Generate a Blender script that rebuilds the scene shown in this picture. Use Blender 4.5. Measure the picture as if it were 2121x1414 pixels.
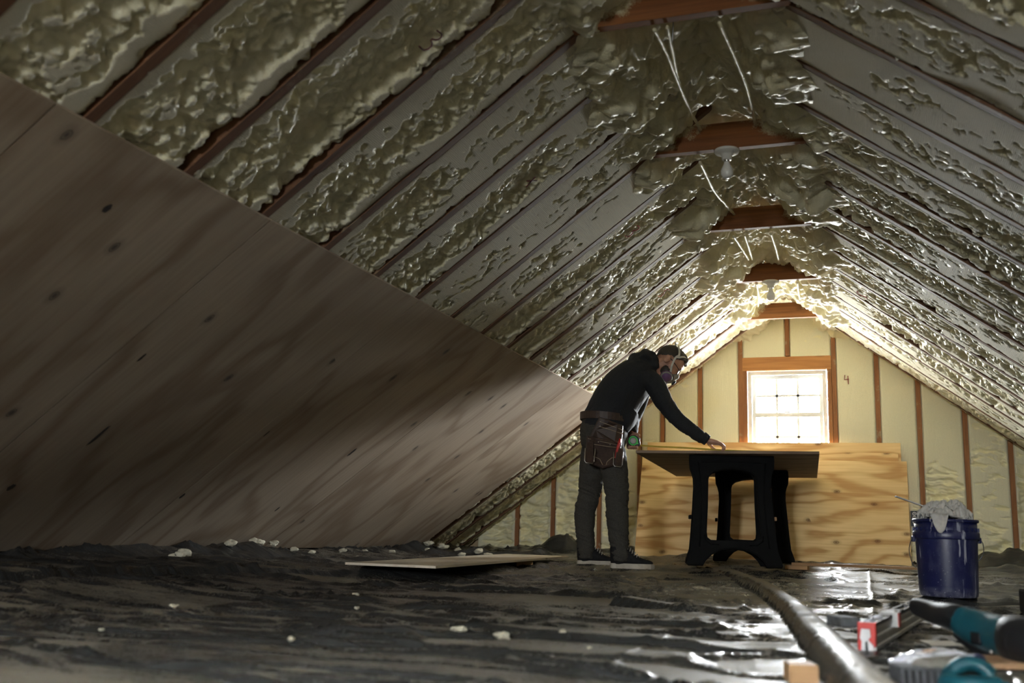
import bpy, bmesh, math, random
import numpy as np
from mathutils import Vector, Matrix

# ------------------------------------------------------------------ scene
SC = bpy.context.scene
COL = SC.collection
for o in list(bpy.data.objects):
    bpy.data.objects.remove(o)
random.seed(7)

# ------------------------------------------------------------------ camera
YAW, PITCH, ROLL, CAM_Z = .3413, .1885, .0301, .2769
_c, _s, _cp, _sp, _cr, _sr = math.cos(YAW), math.sin(YAW), math.cos(PITCH), math.sin(PITCH), math.cos(ROLL), math.sin(ROLL)
fw = Vector((-_s * _cp, _c * _cp, _sp))
r0 = Vector((_c, _s, 0))
u0 = Vector((_s * _sp, -_c * _sp, _cp))
rt, up = r0 * _cr + u0 * _sr, u0 * _cr - r0 * _sr
cam = bpy.data.cameras.new('camera')
cam.sensor_width = 36
cam.lens = 2058.76 / 2121 * 36
cam.clip_start = .02
cam.dof.use_dof = True
cam.dof.focus_distance = 7.1
cam.dof.aperture_fstop = 3.0
camo = bpy.data.objects.new('camera', cam)
COL.objects.link(camo)
camo.matrix_world = Matrix(((rt.x, up.x, -fw.x, 0), (rt.y, up.y, -fw.y, 0), (rt.z, up.z, -fw.z, CAM_Z), (0, 0, 0, 1)))
SC.camera = camo

# ------------------------------------------------------------------ light: an overcast sky seen through the two gable windows
SKY = 185.0
wd = bpy.data.worlds.new('overcast_sky')
SC.world = wd
wd.use_nodes = True
bgn = wd.node_tree.nodes['Background']
_nt = wd.node_tree
_tc = _nt.nodes.new('ShaderNodeTexCoord')
_sx = _nt.nodes.new('ShaderNodeSeparateXYZ')
_rp = _nt.nodes.new('ShaderNodeValToRGB')
_rp.color_ramp.elements[0].position, _rp.color_ramp.elements[1].position = .47, .53
_rp.color_ramp.elements[0].color = (.27, .28, .27, 1)      # ground below the horizon
_rp.color_ramp.elements[1].color = (.92, .965, 1, 1)       # overcast sky
_mr = _nt.nodes.new('ShaderNodeMath')
_mr.operation = 'MULTIPLY_ADD'
_mr.inputs[1].default_value = _mr.inputs[2].default_value = .5
_nt.links.new(_tc.outputs['Generated'], _sx.inputs[0])
_nt.links.new(_sx.outputs[2], _mr.inputs[0])
_nt.links.new(_mr.outputs[0], _rp.inputs[0])
_nt.links.new(_rp.outputs[0], bgn.inputs[0])
bgn.inputs[1].default_value = SKY

WALL_Y = 9.2946
BACK_Y = -6.5


def portal(name, loc, rx, w, h):
    l = bpy.data.lights.new(name, 'AREA')
    l.shape = 'RECTANGLE'
    l.size, l.size_y = w, h
    l.cycles.is_portal = True
    o = bpy.data.objects.new(name, l)
    COL.objects.link(o)
    o.location = loc
    o.rotation_euler = (rx, 0, 0)


portal('window_portal', (-.632, WALL_Y + .135, 1.375), math.radians(-90), .70, .86)
portal('rear_window_portal', (-.7, BACK_Y - .10, 1.5), math.radians(90), .64, .68)

VS = SC.view_settings
SC.display_settings.display_device = 'sRGB'
VS.view_transform = 'Standard'
VS.look = 'None'
VS.gamma = 1
VS.use_curve_mapping = False
VS.exposure = 0.80
SC.cycles.max_bounces = 10
SC.cycles.diffuse_bounces = 7
SC.cycles.glossy_bounces = 4
SC.cycles.transparent_max_bounces = 12
SC.cycles.caustics_reflective = False
SC.cycles.caustics_refractive = False
SC.cycles.sample_clamp_indirect = 6
SC.cycles.use_denoising = True

# ------------------------------------------------------------------ material helpers
MATS = {}


def nmat(name):
    m = bpy.data.materials.new(name)
    m.use_nodes = True
    nt = m.node_tree
    b = nt.nodes['Principled BSDF']
    MATS[name] = m
    return m, nt, b


def N(nt, t, **kw):
    n = nt.nodes.new(t)
    for k, v in kw.items():
        if isinstance(k, str) and k.startswith('i_'):
            n.inputs[k[2:].replace('_', ' ')].default_value = v
        else:
            setattr(n, k, v)
    return n


def ramp(nt, fac, stops, interp='LINEAR'):
    r = nt.nodes.new('ShaderNodeValToRGB')
    r.color_ramp.interpolation = interp
    e = r.color_ramp.elements
    while len(e) < len(stops):
        e.new(.5)
    for k, (p, c) in enumerate(stops):
        e[k].position = p
        e[k].color = (c, c, c, 1) if isinstance(c, (int, float)) else (*c, 1)
    nt.links.new(fac, r.inputs[0])
    return r.outputs[0]


def mixc(nt, fac, a, b, mode='MIX'):
    n = nt.nodes.new('ShaderNodeMix')
    n.data_type = 'RGBA'
    n.blend_type = mode
    for sock, v in ((n.inputs[0], fac), (n.inputs[6], a), (n.inputs[7], b)):
        if hasattr(v, 'links'):
            nt.links.new(v, sock)
        elif isinstance(v, (int, float)):
            sock.default_value = v
        else:
            sock.default_value = (*v, 1)
    return n.outputs[2]


def math_(nt, op, a, b=None, c=None):
    n = nt.nodes.new('ShaderNodeMath')
    n.operation = op
    for k, v in enumerate((a, b, c)):
        if v is None:
            continue
        if hasattr(v, 'links'):
            nt.links.new(v, n.inputs[k])
        else:
            n.inputs[k].default_value = v
    return n.outputs[0]


def coords(nt, scale=(1, 1, 1), kind='Object', rnd=True):
    tc = nt.nodes.new('ShaderNodeTexCoord')
    mp = nt.nodes.new('ShaderNodeMapping')
    mp.inputs['Scale'].default_value = scale
    nt.links.new(tc.outputs[kind], mp.inputs[0])
    if rnd:
        oi = nt.nodes.new('ShaderNodeObjectInfo')
        sc = nt.nodes.new('ShaderNodeVectorMath')
        sc.operation = 'SCALE'
        sc.inputs[0].default_value = (37, 53, 71)
        nt.links.new(oi.outputs['Random'], sc.inputs['Scale'])
        nt.links.new(sc.outputs[0], mp.inputs['Location'])
    return mp.outputs[0]


def noise(nt, vec, scale, detail=3, rough=.5, dist=0.):
    n = nt.nodes.new('ShaderNodeTexNoise')
    n.inputs['Scale'].default_value = scale
    n.inputs['Detail'].default_value = detail
    n.inputs['Roughness'].default_value = rough
    n.inputs['Distortion'].default_value = dist
    nt.links.new(vec, n.inputs['Vector'])
    return n.outputs[0]


def bump(nt, b, h, strength, dist=.01):
    n = nt.nodes.new('ShaderNodeBump')
    n.inputs['Strength'].default_value = strength
    n.inputs['Distance'].default_value = dist
    nt.links.new(h, n.inputs['Height'])
    nt.links.new(n.outputs[0], b.inputs['Normal'])


def plain(name, col, rough=.5, metal=0., var=.12, scale=30, bmp=0., spec=.5, coat=0.):
    m, nt, b = nmat(name)
    v = coords(nt)
    n = noise(nt, v, scale, 4)
    lo = tuple(max(0, c * (1 - var)) for c in col)
    hi = tuple(c * (1 + var) for c in col)
    nt.links.new(ramp(nt, n, ((.3, lo), (.7, hi))), b.inputs['Base Color'])
    b.inputs['Roughness'].default_value = rough
    b.inputs['Metallic'].default_value = metal
    b.inputs['Specular IOR Level'].default_value = spec
    b.inputs['Coat Weight'].default_value = coat
    if bmp:
        bump(nt, b, n, bmp, .004)
    return m


def plywood(name, light, dark, knot, stretch=(.55, 5.5), bands=9., rough=.6, contrast=1., knots=1., fine=90, spec=.3):
    """rotary-cut veneer: contour bands of a stretched noise, grain along local X, face in local XY"""
    m, nt, b = nmat(name)
    v = coords(nt, (stretch[0], stretch[1], 1))
    big = noise(nt, v, 1., 2.5, .45, .25)
    sn = math_(nt, 'SINE', math_(nt, 'MULTIPLY', big, bands * 6.283))
    band = math_(nt, 'MULTIPLY_ADD', sn, .5, .5)
    v2 = coords(nt, (2.2, fine, 1))
    fib = noise(nt, v2, 1., 3, .6)
    f = math_(nt, 'ADD', math_(nt, 'MULTIPLY', math_(nt, 'POWER', band, 2.6), .62 * contrast), math_(nt, 'MULTIPLY_ADD', fib, .9, -.27))
    base = ramp(nt, f, ((.05, light), (.95, dark)))
    v3 = coords(nt, (.9, 1.2, 1))
    patch = noise(nt, v3, 1.3, 3)
    base = mixc(nt, ramp(nt, patch, ((.35, 0.), (.75, .35))), base, tuple(c * .72 for c in dark))
    # knots
    v4 = coords(nt, (3.6, 5.6, 1))
    vo = nt.nodes.new('ShaderNodeTexVoronoi')
    vo.voronoi_dimensions = '2D'
    vo.inputs['Scale'].default_value = 1.
    vo.inputs['Randomness'].default_value = 1.
    nt.links.new(v4, vo.inputs['Vector'])
    wob = math_(nt, 'ADD', vo.outputs['Distance'], math_(nt, 'MULTIPLY_ADD', noise(nt, v4, 5, 2), .08, -.04))
    kn = ramp(nt, wob, ((.03, 1.), (.06, .6), (.075, .95), (.095, .3), (.19, 0.)))
    sel = nt.nodes.new('ShaderNodeSeparateColor')
    nt.links.new(vo.outputs['Color'], sel.inputs[0])
    on = math_(nt, 'GREATER_THAN', sel.outputs[0], 1 - .33 * knots)
    base = mixc(nt, math_(nt, 'MULTIPLY', math_(nt, 'MULTIPLY', kn, on), .85), base, knot)
    nt.links.new(base, b.inputs['Base Color'])
    b.inputs['Roughness'].default_value = rough
    b.inputs['Specular IOR Level'].default_value = spec
    bump(nt, b, math_(nt, 'ADD', fib, math_(nt, 'MULTIPLY', band, .3)), .12, .004)
    return m


def timber(name, light, dark, rough=.65, axis=0, foamy=0.):
    """sawn lumber, grain along local axis 0"""
    m, nt, b = nmat(name)
    st = [14., 14., 14.]
    st[axis] = .7
    v = coords(nt, tuple(st))
    n1 = noise(nt, v, 1.5, 4, .6, .6)
    st2 = [60., 60., 60.]
    st2[axis] = 1.5
    n2 = noise(nt, coords(nt, tuple(st2)), 1.2, 3, .6)
    f = math_(nt, 'ADD', math_(nt, 'MULTIPLY', n1, .7), math_(nt, 'MULTIPLY', n2, .3))
    col = ramp(nt, f, ((.32, dark), (.66, light)))
    kv = coords(nt, tuple(5. if k != axis else 2.2 for k in range(3)))
    kn = noise(nt, kv, 1.6, 2)
    col = mixc(nt, ramp(nt, kn, ((.66, 0.), (.74, .7))), col, tuple(c * .35 for c in dark))
    if foamy:
        fn = noise(nt, coords(nt, (3, 3, 3)), 2.2, 5, .65)
        col = mixc(nt, ramp(nt, fn, ((.60, 0.), (.68, foamy))), col, (.42, .38, .25))
    nt.links.new(col, b.inputs['Base Color'])
    b.inputs['Roughness'].default_value = rough
    b.inputs['Specular IOR Level'].default_value = .3
    bump(nt, b, n2, .25, .004)
    return m


# foam: trimmed faces are matt and greyish, the untouched skin is yellow and glossy; "raw" is stored on the mesh
def foam_mat(name, skin, cut, gloss=.3):
    m, nt, b = nmat(name)
    v = coords(nt, (1, 1, 1), 'Object', True)
    at = nt.nodes.new('ShaderNodeAttribute')
    at.attribute_name = 'raw'
    ragged = noise(nt, v, 60, 4, .65)
    raw = math_(nt, 'ADD', at.outputs['Fac'], math_(nt, 'MULTIPLY_ADD', ragged, .30, -.15))
    mk = ramp(nt, raw, ((.47, 0.), (.56, 1.)))
    n1 = noise(nt, v, 9, 4)
    n2 = noise(nt, v, 260, 3, .7)
    sk = mixc(nt, ramp(nt, n1, ((.3, 0.), (.7, 1.))), skin, tuple(c * k for c, k in zip(skin, (.93, .90, .78))))
    ct = mixc(nt, ramp(nt, n2, ((.35, 0.), (.65, 1.))), cut, tuple(c * .86 for c in cut))
    nt.links.new(mixc(nt, mk, ct, sk), b.inputs['Base Color'])
    rg = nt.nodes.new('ShaderNodeMapRange')
    nt.links.new(mk, rg.inputs[0])
    rg.inputs[3].default_value = .72
    rg.inputs[4].default_value = gloss
    nt.links.new(rg.outputs[0], b.inputs['Roughness'])
    sp = nt.nodes.new('ShaderNodeMapRange')
    nt.links.new(mk, sp.inputs[0])
    sp.inputs[3].default_value = .25
    sp.inputs[4].default_value = .6
    nt.links.new(sp.outputs[0], b.inputs['Specular IOR Level'])
    wv = nt.nodes.new('ShaderNodeTexWave')
    wv.inputs['Scale'].default_value = 55
    wv.inputs['Distortion'].default_value = 3
    wv.inputs['Detail'].default_value = 2
    nt.links.new(v, wv.inputs[0])
    cutrel = math_(nt, 'ADD', math_(nt, 'MULTIPLY', n2, .7), math_(nt, 'MULTIPLY', wv.outputs[1], .45))
    inv = math_(nt, 'SUBTRACT', 1., mk)
    hh = math_(nt, 'ADD', math_(nt, 'MULTIPLY', cutrel, inv), math_(nt, 'MULTIPLY', math_(nt, 'MULTIPLY', noise(nt, v, 110, 4, .6, .6), 2.0), mk))
    bump(nt, b, hh, .55, .004)
    return m


# ------------------------------------------------------------------ mesh helpers
def link(name, me, mat=None, parent=None, smooth=False):
    o = bpy.data.objects.new(name, me)
    COL.objects.link(o)
    if mat is not None and not me.materials:
        me.materials.append(MATS[mat] if isinstance(mat, str) else mat)
    if parent is not None:
        o.parent = parent
    if smooth:
        me.polygons.foreach_set('use_smooth', [True] * len(me.polygons))
    return o


def obj(name, bm, mat=None, parent=None, smooth=False):
    me = bpy.data.meshes.new(name)
    bmesh.ops.recalc_face_normals(bm, faces=bm.faces)
    bm.to_mesh(me)
    bm.free()
    return link(name, me, mat, parent, smooth)


def empty(name, loc=(0, 0, 0), rz=0., parent=None):
    o = bpy.data.objects.new(name, None)
    COL.objects.link(o)
    o.location = loc
    o.rotation_euler = (0, 0, rz)
    o.empty_display_size = .1
    if parent is not None:
        o.parent = parent
    return o


def tag(o, label=None, cat=None, group=None, kind=None):
    for k, v in (('label', label), ('category', cat), ('group', group), ('kind', kind)):
        if v:
            o[k] = v
    return o


def V(*a):
    return Vector(a)


def add_box(bm, c, d, rot=None, bevel=0.):
    g = bmesh.ops.create_cube(bm, size=1)
    vs = g['verts']
    bmesh.ops.scale(bm, vec=d, verts=vs)
    if bevel:
        es = list({e for v in vs for e in v.link_edges})
        r = bmesh.ops.bevel(bm, geom=es, offset=bevel, segments=2, affect='EDGES', profile=.5)
        vs = list({v for f in r['faces'] for v in f.verts} | {v for v in vs if v.is_valid})
    if rot is not None:
        bmesh.ops.rotate(bm, cent=(0, 0, 0), matrix=rot, verts=vs)
    bmesh.ops.translate(bm, vec=c, verts=vs)
    return vs


def box(name, c, d, mat, parent=None, rot=None, bevel=0.):
    bm = bmesh.new()
    add_box(bm, c, d, rot, bevel)
    return obj(name, bm, mat, parent)


def rxyz(x=0, y=0, z=0):
    return Matrix.Rotation(z, 3, 'Z') @ Matrix.Rotation(y, 3, 'Y') @ Matrix.Rotation(x, 3, 'X')


def add_loft(bm, rings, cap=True, closed=False):
    """rings: lists of equally many points"""
    rv = [[bm.verts.new(p) for p in r] for r in rings]
    n = len(rv[0])
    prs = list(zip(rv, rv[1:])) + ([(rv[-1], rv[0])] if closed else [])
    for a, b in prs:
        for k in range(n):
            bm.faces.new((a[k], a[(k + 1) % n], b[(k + 1) % n], b[k]))
    if cap and not closed:
        bm.faces.new(rv[0][::-1])
        bm.faces.new(rv[-1])
    return rv


def frames(pts, side=None):
    pts = [Vector(p) for p in pts]
    out = []
    for k, p in enumerate(pts):
        t = (pts[min(k + 1, len(pts) - 1)] - pts[max(k - 1, 0)]).normalized()
        s = Vector(side) if side is not None else Vector((0, 0, 1))
        if abs(s.dot(t)) > .95:
            s = Vector((1, 0, 0))
        s = (s - t * s.dot(t)).normalized()
        out.append((p, t, s, t.cross(s)))
    return out


def spline(pts, n):
    """Catmull-Rom through rows of numbers"""
    a = np.array(pts, float)
    a = np.vstack([2 * a[0] - a[1], a, 2 * a[-1] - a[-2]])
    out = []
    segs = len(a) - 3
    for q in np.linspace(0, segs, n):
        i = min(int(q), segs - 1)
        t = q - i
        p0, p1, p2, p3 = a[i:i + 4]
        out.append(.5 * ((2 * p1) + (p2 - p0) * t + (2 * p0 - 5 * p1 + 4 * p2 - p3) * t * t + (3 * p1 - p0 - 3 * p2 + p3) * t ** 3))
    return np.array(out)


def add_tube(bm, pts, r, n=8, side=None, flat=1.):
    fr = frames(pts, side)
    rings = []
    for k, (p, t, s, u) in enumerate(fr):
        rr = r[k] if hasattr(r, '__len__') else r
        rings.append([p + s * (rr * math.cos(a)) + u * (rr * flat * math.sin(a)) for a in [2 * math.pi * j / n for j in range(n)]])
    add_loft(bm, rings)


def tube(name, pts, r, mat, parent=None, n=8, side=None, flat=1., smooth=True):
    bm = bmesh.new()
    add_tube(bm, pts, r, n, side, flat)
    return obj(name, bm, mat, parent, smooth)


def add_lathe(bm, prof, n=32, axis=None, loc=(0, 0, 0)):
    rings = [[Vector((max(r, 1e-4) * math.cos(2 * math.pi * k / n), max(r, 1e-4) * math.sin(2 * math.pi * k / n), z)) for k in range(n)] for r, z in prof]
    rv = add_loft(bm, rings, cap=False)
    vs = [v for r in rv for v in r]
    if axis is not None:
        bmesh.ops.rotate(bm, cent=(0, 0, 0), matrix=axis, verts=vs)
    bmesh.ops.translate(bm, vec=loc, verts=vs)
    return vs


def lathe(name, prof, mat, parent=None, n=32, axis=None, loc=(0, 0, 0)):
    bm = bmesh.new()
    add_lathe(bm, prof, n, axis, loc)
    bmesh.ops.remove_doubles(bm, verts=bm.verts, dist=1e-4)
    return obj(name, bm, mat, parent, True)


def add_prism(bm, outline, y0, y1, plane='XZ'):
    def P(a, b, y):
        return {'XZ': (a, y, b), 'XY': (a, b, y), 'YZ': (y, a, b)}[plane]
    lo = [bm.verts.new(P(a, b, y0)) for a, b in outline]
    hi = [bm.verts.new(P(a, b, y1)) for a, b in outline]
    n = len(outline)
    for k in range(n):
        bm.faces.new((lo[k], lo[(k + 1) % n], hi[(k + 1) % n], hi[k]))
    bm.faces.new(lo[::-1])
    bm.faces.new(hi)
    return lo + hi


def prism(name, outline, y0, y1, mat, parent=None, plane='XZ', bevel=0.):
    bm = bmesh.new()
    add_prism(bm, outline, y0, y1, plane)
    if bevel:
        bmesh.ops.recalc_face_normals(bm, faces=bm.faces)
        es = [e for e in bm.edges if e.calc_face_angle(0) > .5]
        bmesh.ops.bevel(bm, geom=es, offset=bevel, segments=2, affect='EDGES', profile=.5)
    return obj(name, bm, mat, parent)


# ------------------------------------------------------------------ numpy noise
_rng = np.random.RandomState(11)
_perm = _rng.permutation(4096)
_val = _rng.rand(4096)


def _h(ix, iy, seed):
    return _perm[(_perm[(ix + seed * 131) & 4095] + iy) & 4095]


def vn(x, y, seed=0):
    ix, iy = np.floor(x).astype(int), np.floor(y).astype(int)
    fx, fy = x - ix, y - iy
    fx = fx ** 3 * (fx * (fx * 6 - 15) + 10)
    fy = fy ** 3 * (fy * (fy * 6 - 15) + 10)
    a, b = _val[_h(ix, iy, seed)], _val[_h(ix + 1, iy, seed)]
    c, d = _val[_h(ix, iy + 1, seed)], _val[_h(ix + 1, iy + 1, seed)]
    return (a + (b - a) * fx) * (1 - fy) + (c + (d - c) * fx) * fy - .5


def fbm(x, y, seed=0, oct=4, gain=.5):
    s, a = 0, 1.
    for k in range(oct):
        s = s + a * vn(x * 2 ** k + 17.3 * k, y * 2 ** k + 9.1 * k, seed + k)
        a *= gain
    return s


def worley(x, y, seed=0):
    ix, iy = np.floor(x).astype(int), np.floor(y).astype(int)
    best = np.full(x.shape, 9.)
    for dx in (-1, 0, 1):
        for dy in (-1, 0, 1):
            h = _h(ix + dx, iy + dy, seed)
            px, py = ix + dx + _val[h], iy + dy + _val[(h * 7 + 3) & 4095]
            best = np.minimum(best, (px - x) ** 2 + (py - y) ** 2)
    return np.sqrt(best)


def sstep(a, b, x):
    t = np.clip((x - a) / (b - a), 0, 1)
    return t * t * (3 - 2 * t)


def grid_mesh(name, P, attr=None):
    """P: (nu, nv, 3) array -> smooth quad mesh; attr: {name: (nu, nv)}"""
    nu, nv = P.shape[:2]
    me = bpy.data.meshes.new(name)
    idx = np.arange(nu * nv).reshape(nu, nv)
    q = np.stack([idx[:-1, :-1], idx[1:, :-1], idx[1:, 1:], idx[:-1, 1:]], -1).reshape(-1, 4)
    me.vertices.add(nu * nv)
    me.vertices.foreach_set('co', P.reshape(-1).astype(np.float32))
    me.loops.add(q.size)
    me.loops.foreach_set('vertex_index', q.reshape(-1).astype(np.int32))
    me.polygons.add(len(q))
    me.polygons.foreach_set('loop_start', np.arange(0, q.size, 4, dtype=np.int32))
    me.polygons.foreach_set('use_smooth', np.ones(len(q), bool))
    for k, a in (attr or {}).items():
        at = me.attributes.new(k, 'FLOAT', 'POINT')
        at.data.foreach_set('value', a.reshape(-1).astype(np.float32))
    me.update()
    me.validate()
    return me


# ------------------------------------------------------------------ materials
plywood('wall_plywood', (.50, .41, .31), (.30, .215, .145), (.05, .04, .035), (.8, 2.3), 4.6, .62, 1.0, .30, 45)
plywood('pine_plywood', (.86, .64, .33), (.52, .29, .11), (.13, .05, .018), (1.0, 4.6), 5., .6, 1.25, 1.6, 60)
plywood('bench_plywood', (.30, .22, .15), (.13, .085, .05), (.03, .02, .015), (.7, 5.), 6., .65, 1., .8)
plywood('pale_plywood', (.82, .73, .59), (.66, .55, .41), (.25, .16, .09), (.6, 5.), 5., .6, .7, .4)
plywood('subfloor_plywood', (.45, .34, .2), (.33, .23, .13), (.2, .1, .05))
timber('rafter_wood', (.165, .078, .036), (.075, .033, .016), foamy=.25)
timber('tie_wood', (.30, .115, .034), (.13, .045, .014), foamy=0)
# overspray that drifted on to the ends of the ties
m = MATS['tie_wood']
nt = m.node_tree
b = nt.nodes['Principled BSDF']
lnk = b.inputs['Base Color'].links[0].from_socket
sx = nt.nodes.new('ShaderNodeSeparateXYZ')
tcn = nt.nodes.new('ShaderNodeTexCoord')
nt.links.new(tcn.outputs['Object'], sx.inputs[0])
ox = math_(nt, 'ADD', math_(nt, 'ABSOLUTE', sx.outputs[0]), math_(nt, 'MULTIPLY', sx.outputs[2], 1.25))
ox = math_(nt, 'ADD', ox, math_(nt, 'MULTIPLY_ADD', noise(nt, coords(nt, (1, 1, 1)), 9, 4, .6), .34, -.17))
ox = math_(nt, 'ADD', ox, math_(nt, 'MULTIPLY_ADD', noise(nt, coords(nt, (1, 1, 1)), 150, 2), .10, -.05))
zz_ = ramp(nt, sx.outputs[2], ((.012, 0.), (.03, 1.)))
nt.links.new(mixc(nt, math_(nt, 'MULTIPLY', ramp(nt, ox, ((.27, 0.), (.34, .95))), zz_), lnk, (.62, .57, .38)), b.inputs['Base Color'])
timber('stud_wood', (.34, .15, .055), (.18, .07, .026), foamy=.5, axis=2)
timber('header_wood', (.52, .25, .085), (.28, .11, .035), foamy=0)
timber('offcut_wood', (.50, .32, .16), (.34, .19, .09))
plain('knot_hole_dark', (.035, .026, .02), .8, var=.4, scale=60)  # dark knots, and the painted shade inside holes and splits
foam_mat('foam', (.84, .80, .61), (.68, .635, .49), .30)
foam_mat('gable_foam', (.86, .82, .58), (.82, .78, .57), .5)
plain('window_vinyl', (.80, .80, .78), .35, var=.03)
plain('porcelain', (.80, .79, .76), .25, var=.03)
plain('bulb_glass', (.90, .90, .88), .12, var=.03, coat=.6)

m, nt, b = nmat('pane_glass')
nt.nodes.remove(b)
tr = N(nt, 'ShaderNodeBsdfTransparent')
gl = N(nt, 'ShaderNodeBsdfGlossy')
gl.inputs['Roughness'].default_value = .02
fr = N(nt, 'ShaderNodeFresnel')
fr.inputs[0].default_value = 1.45
ms = N(nt, 'ShaderNodeMixShader')
nt.links.new(fr.outputs[0], ms.inputs[0])
nt.links.new(tr.outputs[0], ms.inputs[1])
nt.links.new(gl.outputs[0], ms.inputs[2])
nt.links.new(ms.outputs[0], nt.nodes['Material Output'].inputs[0])

# poly sheeting: black film under sawdust that lies in drifts
m, nt, b = nmat('poly_sheet')
v = coords(nt, (1, 1, 1), 'Object', False)
at = nt.nodes.new('ShaderNodeAttribute')
at.attribute_name = 'dust'
d1 = noise(nt, coords(nt, (1, 2.2, 1), 'Object', False), 4.5, 7, .7, .6)
d2 = noise(nt, v, 130, 4, .8)
d3 = noise(nt, v, 38, 5, .7)
dd = math_(nt, 'ADD', at.outputs['Fac'], math_(nt, 'ADD', math_(nt, 'MULTIPLY_ADD', d1, .8, -.4), math_(nt, 'MULTIPLY_ADD', d3, .7, -.35)))
dd = math_(nt, 'ADD', dd, math_(nt, 'MULTIPLY_ADD', d2, 2.2, -1.1))
mk = ramp(nt, dd, ((.34, .03), (.95, .80)))
film = ramp(nt, d1, ((.3, (.013, .0145, .016)), (.7, (.03, .032, .034))))
dust = ramp(nt, d2, ((.3, (.21, .185, .14)), (.7, (.46, .405, .305))))
nt.links.new(mixc(nt, mk, film, dust), b.inputs['Base Color'])
nt.links.new(ramp(nt, mk, ((0., .22), (.8, .8))), b.inputs['Roughness'])
nt.links.new(ramp(nt, mk, ((0., .55), (.8, .15))), b.inputs['Specular IOR Level'])
vs_ = coords(nt, (1.2, 7, 1), 'Object', False)
wr = math_(nt, 'ADD', math_(nt, 'MULTIPLY', noise(nt, vs_, 4, 4, .55, .8), 1.), math_(nt, 'MULTIPLY', d2, .06))
bump(nt, b, wr, .55, .012)

# ------------------------------------------------------------------ roof geometry
RX, RZ, RM = -.585, 2.4424, .7444
CC = 1 / math.sqrt(1 + RM * RM)
RAFTER_Y0, RAFTER_DY = 2.0794, .4424
RT = .040      # rafter thickness
RD = .19       # rafter depth
I0, I1 = -19, 16
S_FLOOR = RZ / (CC * RM)          # slope length from ridge to floor


def slope_pt(side, s, y, h):
    """numpy: side -1 left, +1 right; h towards the room"""
    x = RX + side * CC * s - side * RM * CC * h
    z = RZ - CC * RM * s - CC * h
    return np.stack([x, y + 0 * s, z], -1)


ceiling = tag(empty('ceiling', (RX, 3, RZ)), kind='structure')


def to_local(o, P):
    return P - np.array(o.location)


PLY_S0, PLY_L, PLY_END = 1.786, 2.0832, 8.12
# rafters: one shared mesh per side, a box along the slope
for side in (-1, 1):
    bm = bmesh.new()
    L = S_FLOOR + .05
    add_box(bm, (L / 2, 0, 0), (L, RT, RD))
    proto = None
    ang = math.atan(RM)
    for i in range(I0, I1 + 1):
        if proto is None:
            o = obj('rafter', bm, 'rafter_wood', ceiling)
            proto = o.data
        else:
            o = link('rafter', proto, None, ceiling)
        c = slope_pt(side, np.array(0.), np.array(0.), np.array(-RD / 2))
        o.location = (c[0] - RX, RAFTER_Y0 + RAFTER_DY * i - 3, c[2] - RZ)
        o.rotation_euler = (0, ang, 0) if side > 0 else (0, ang, math.pi)


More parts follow.
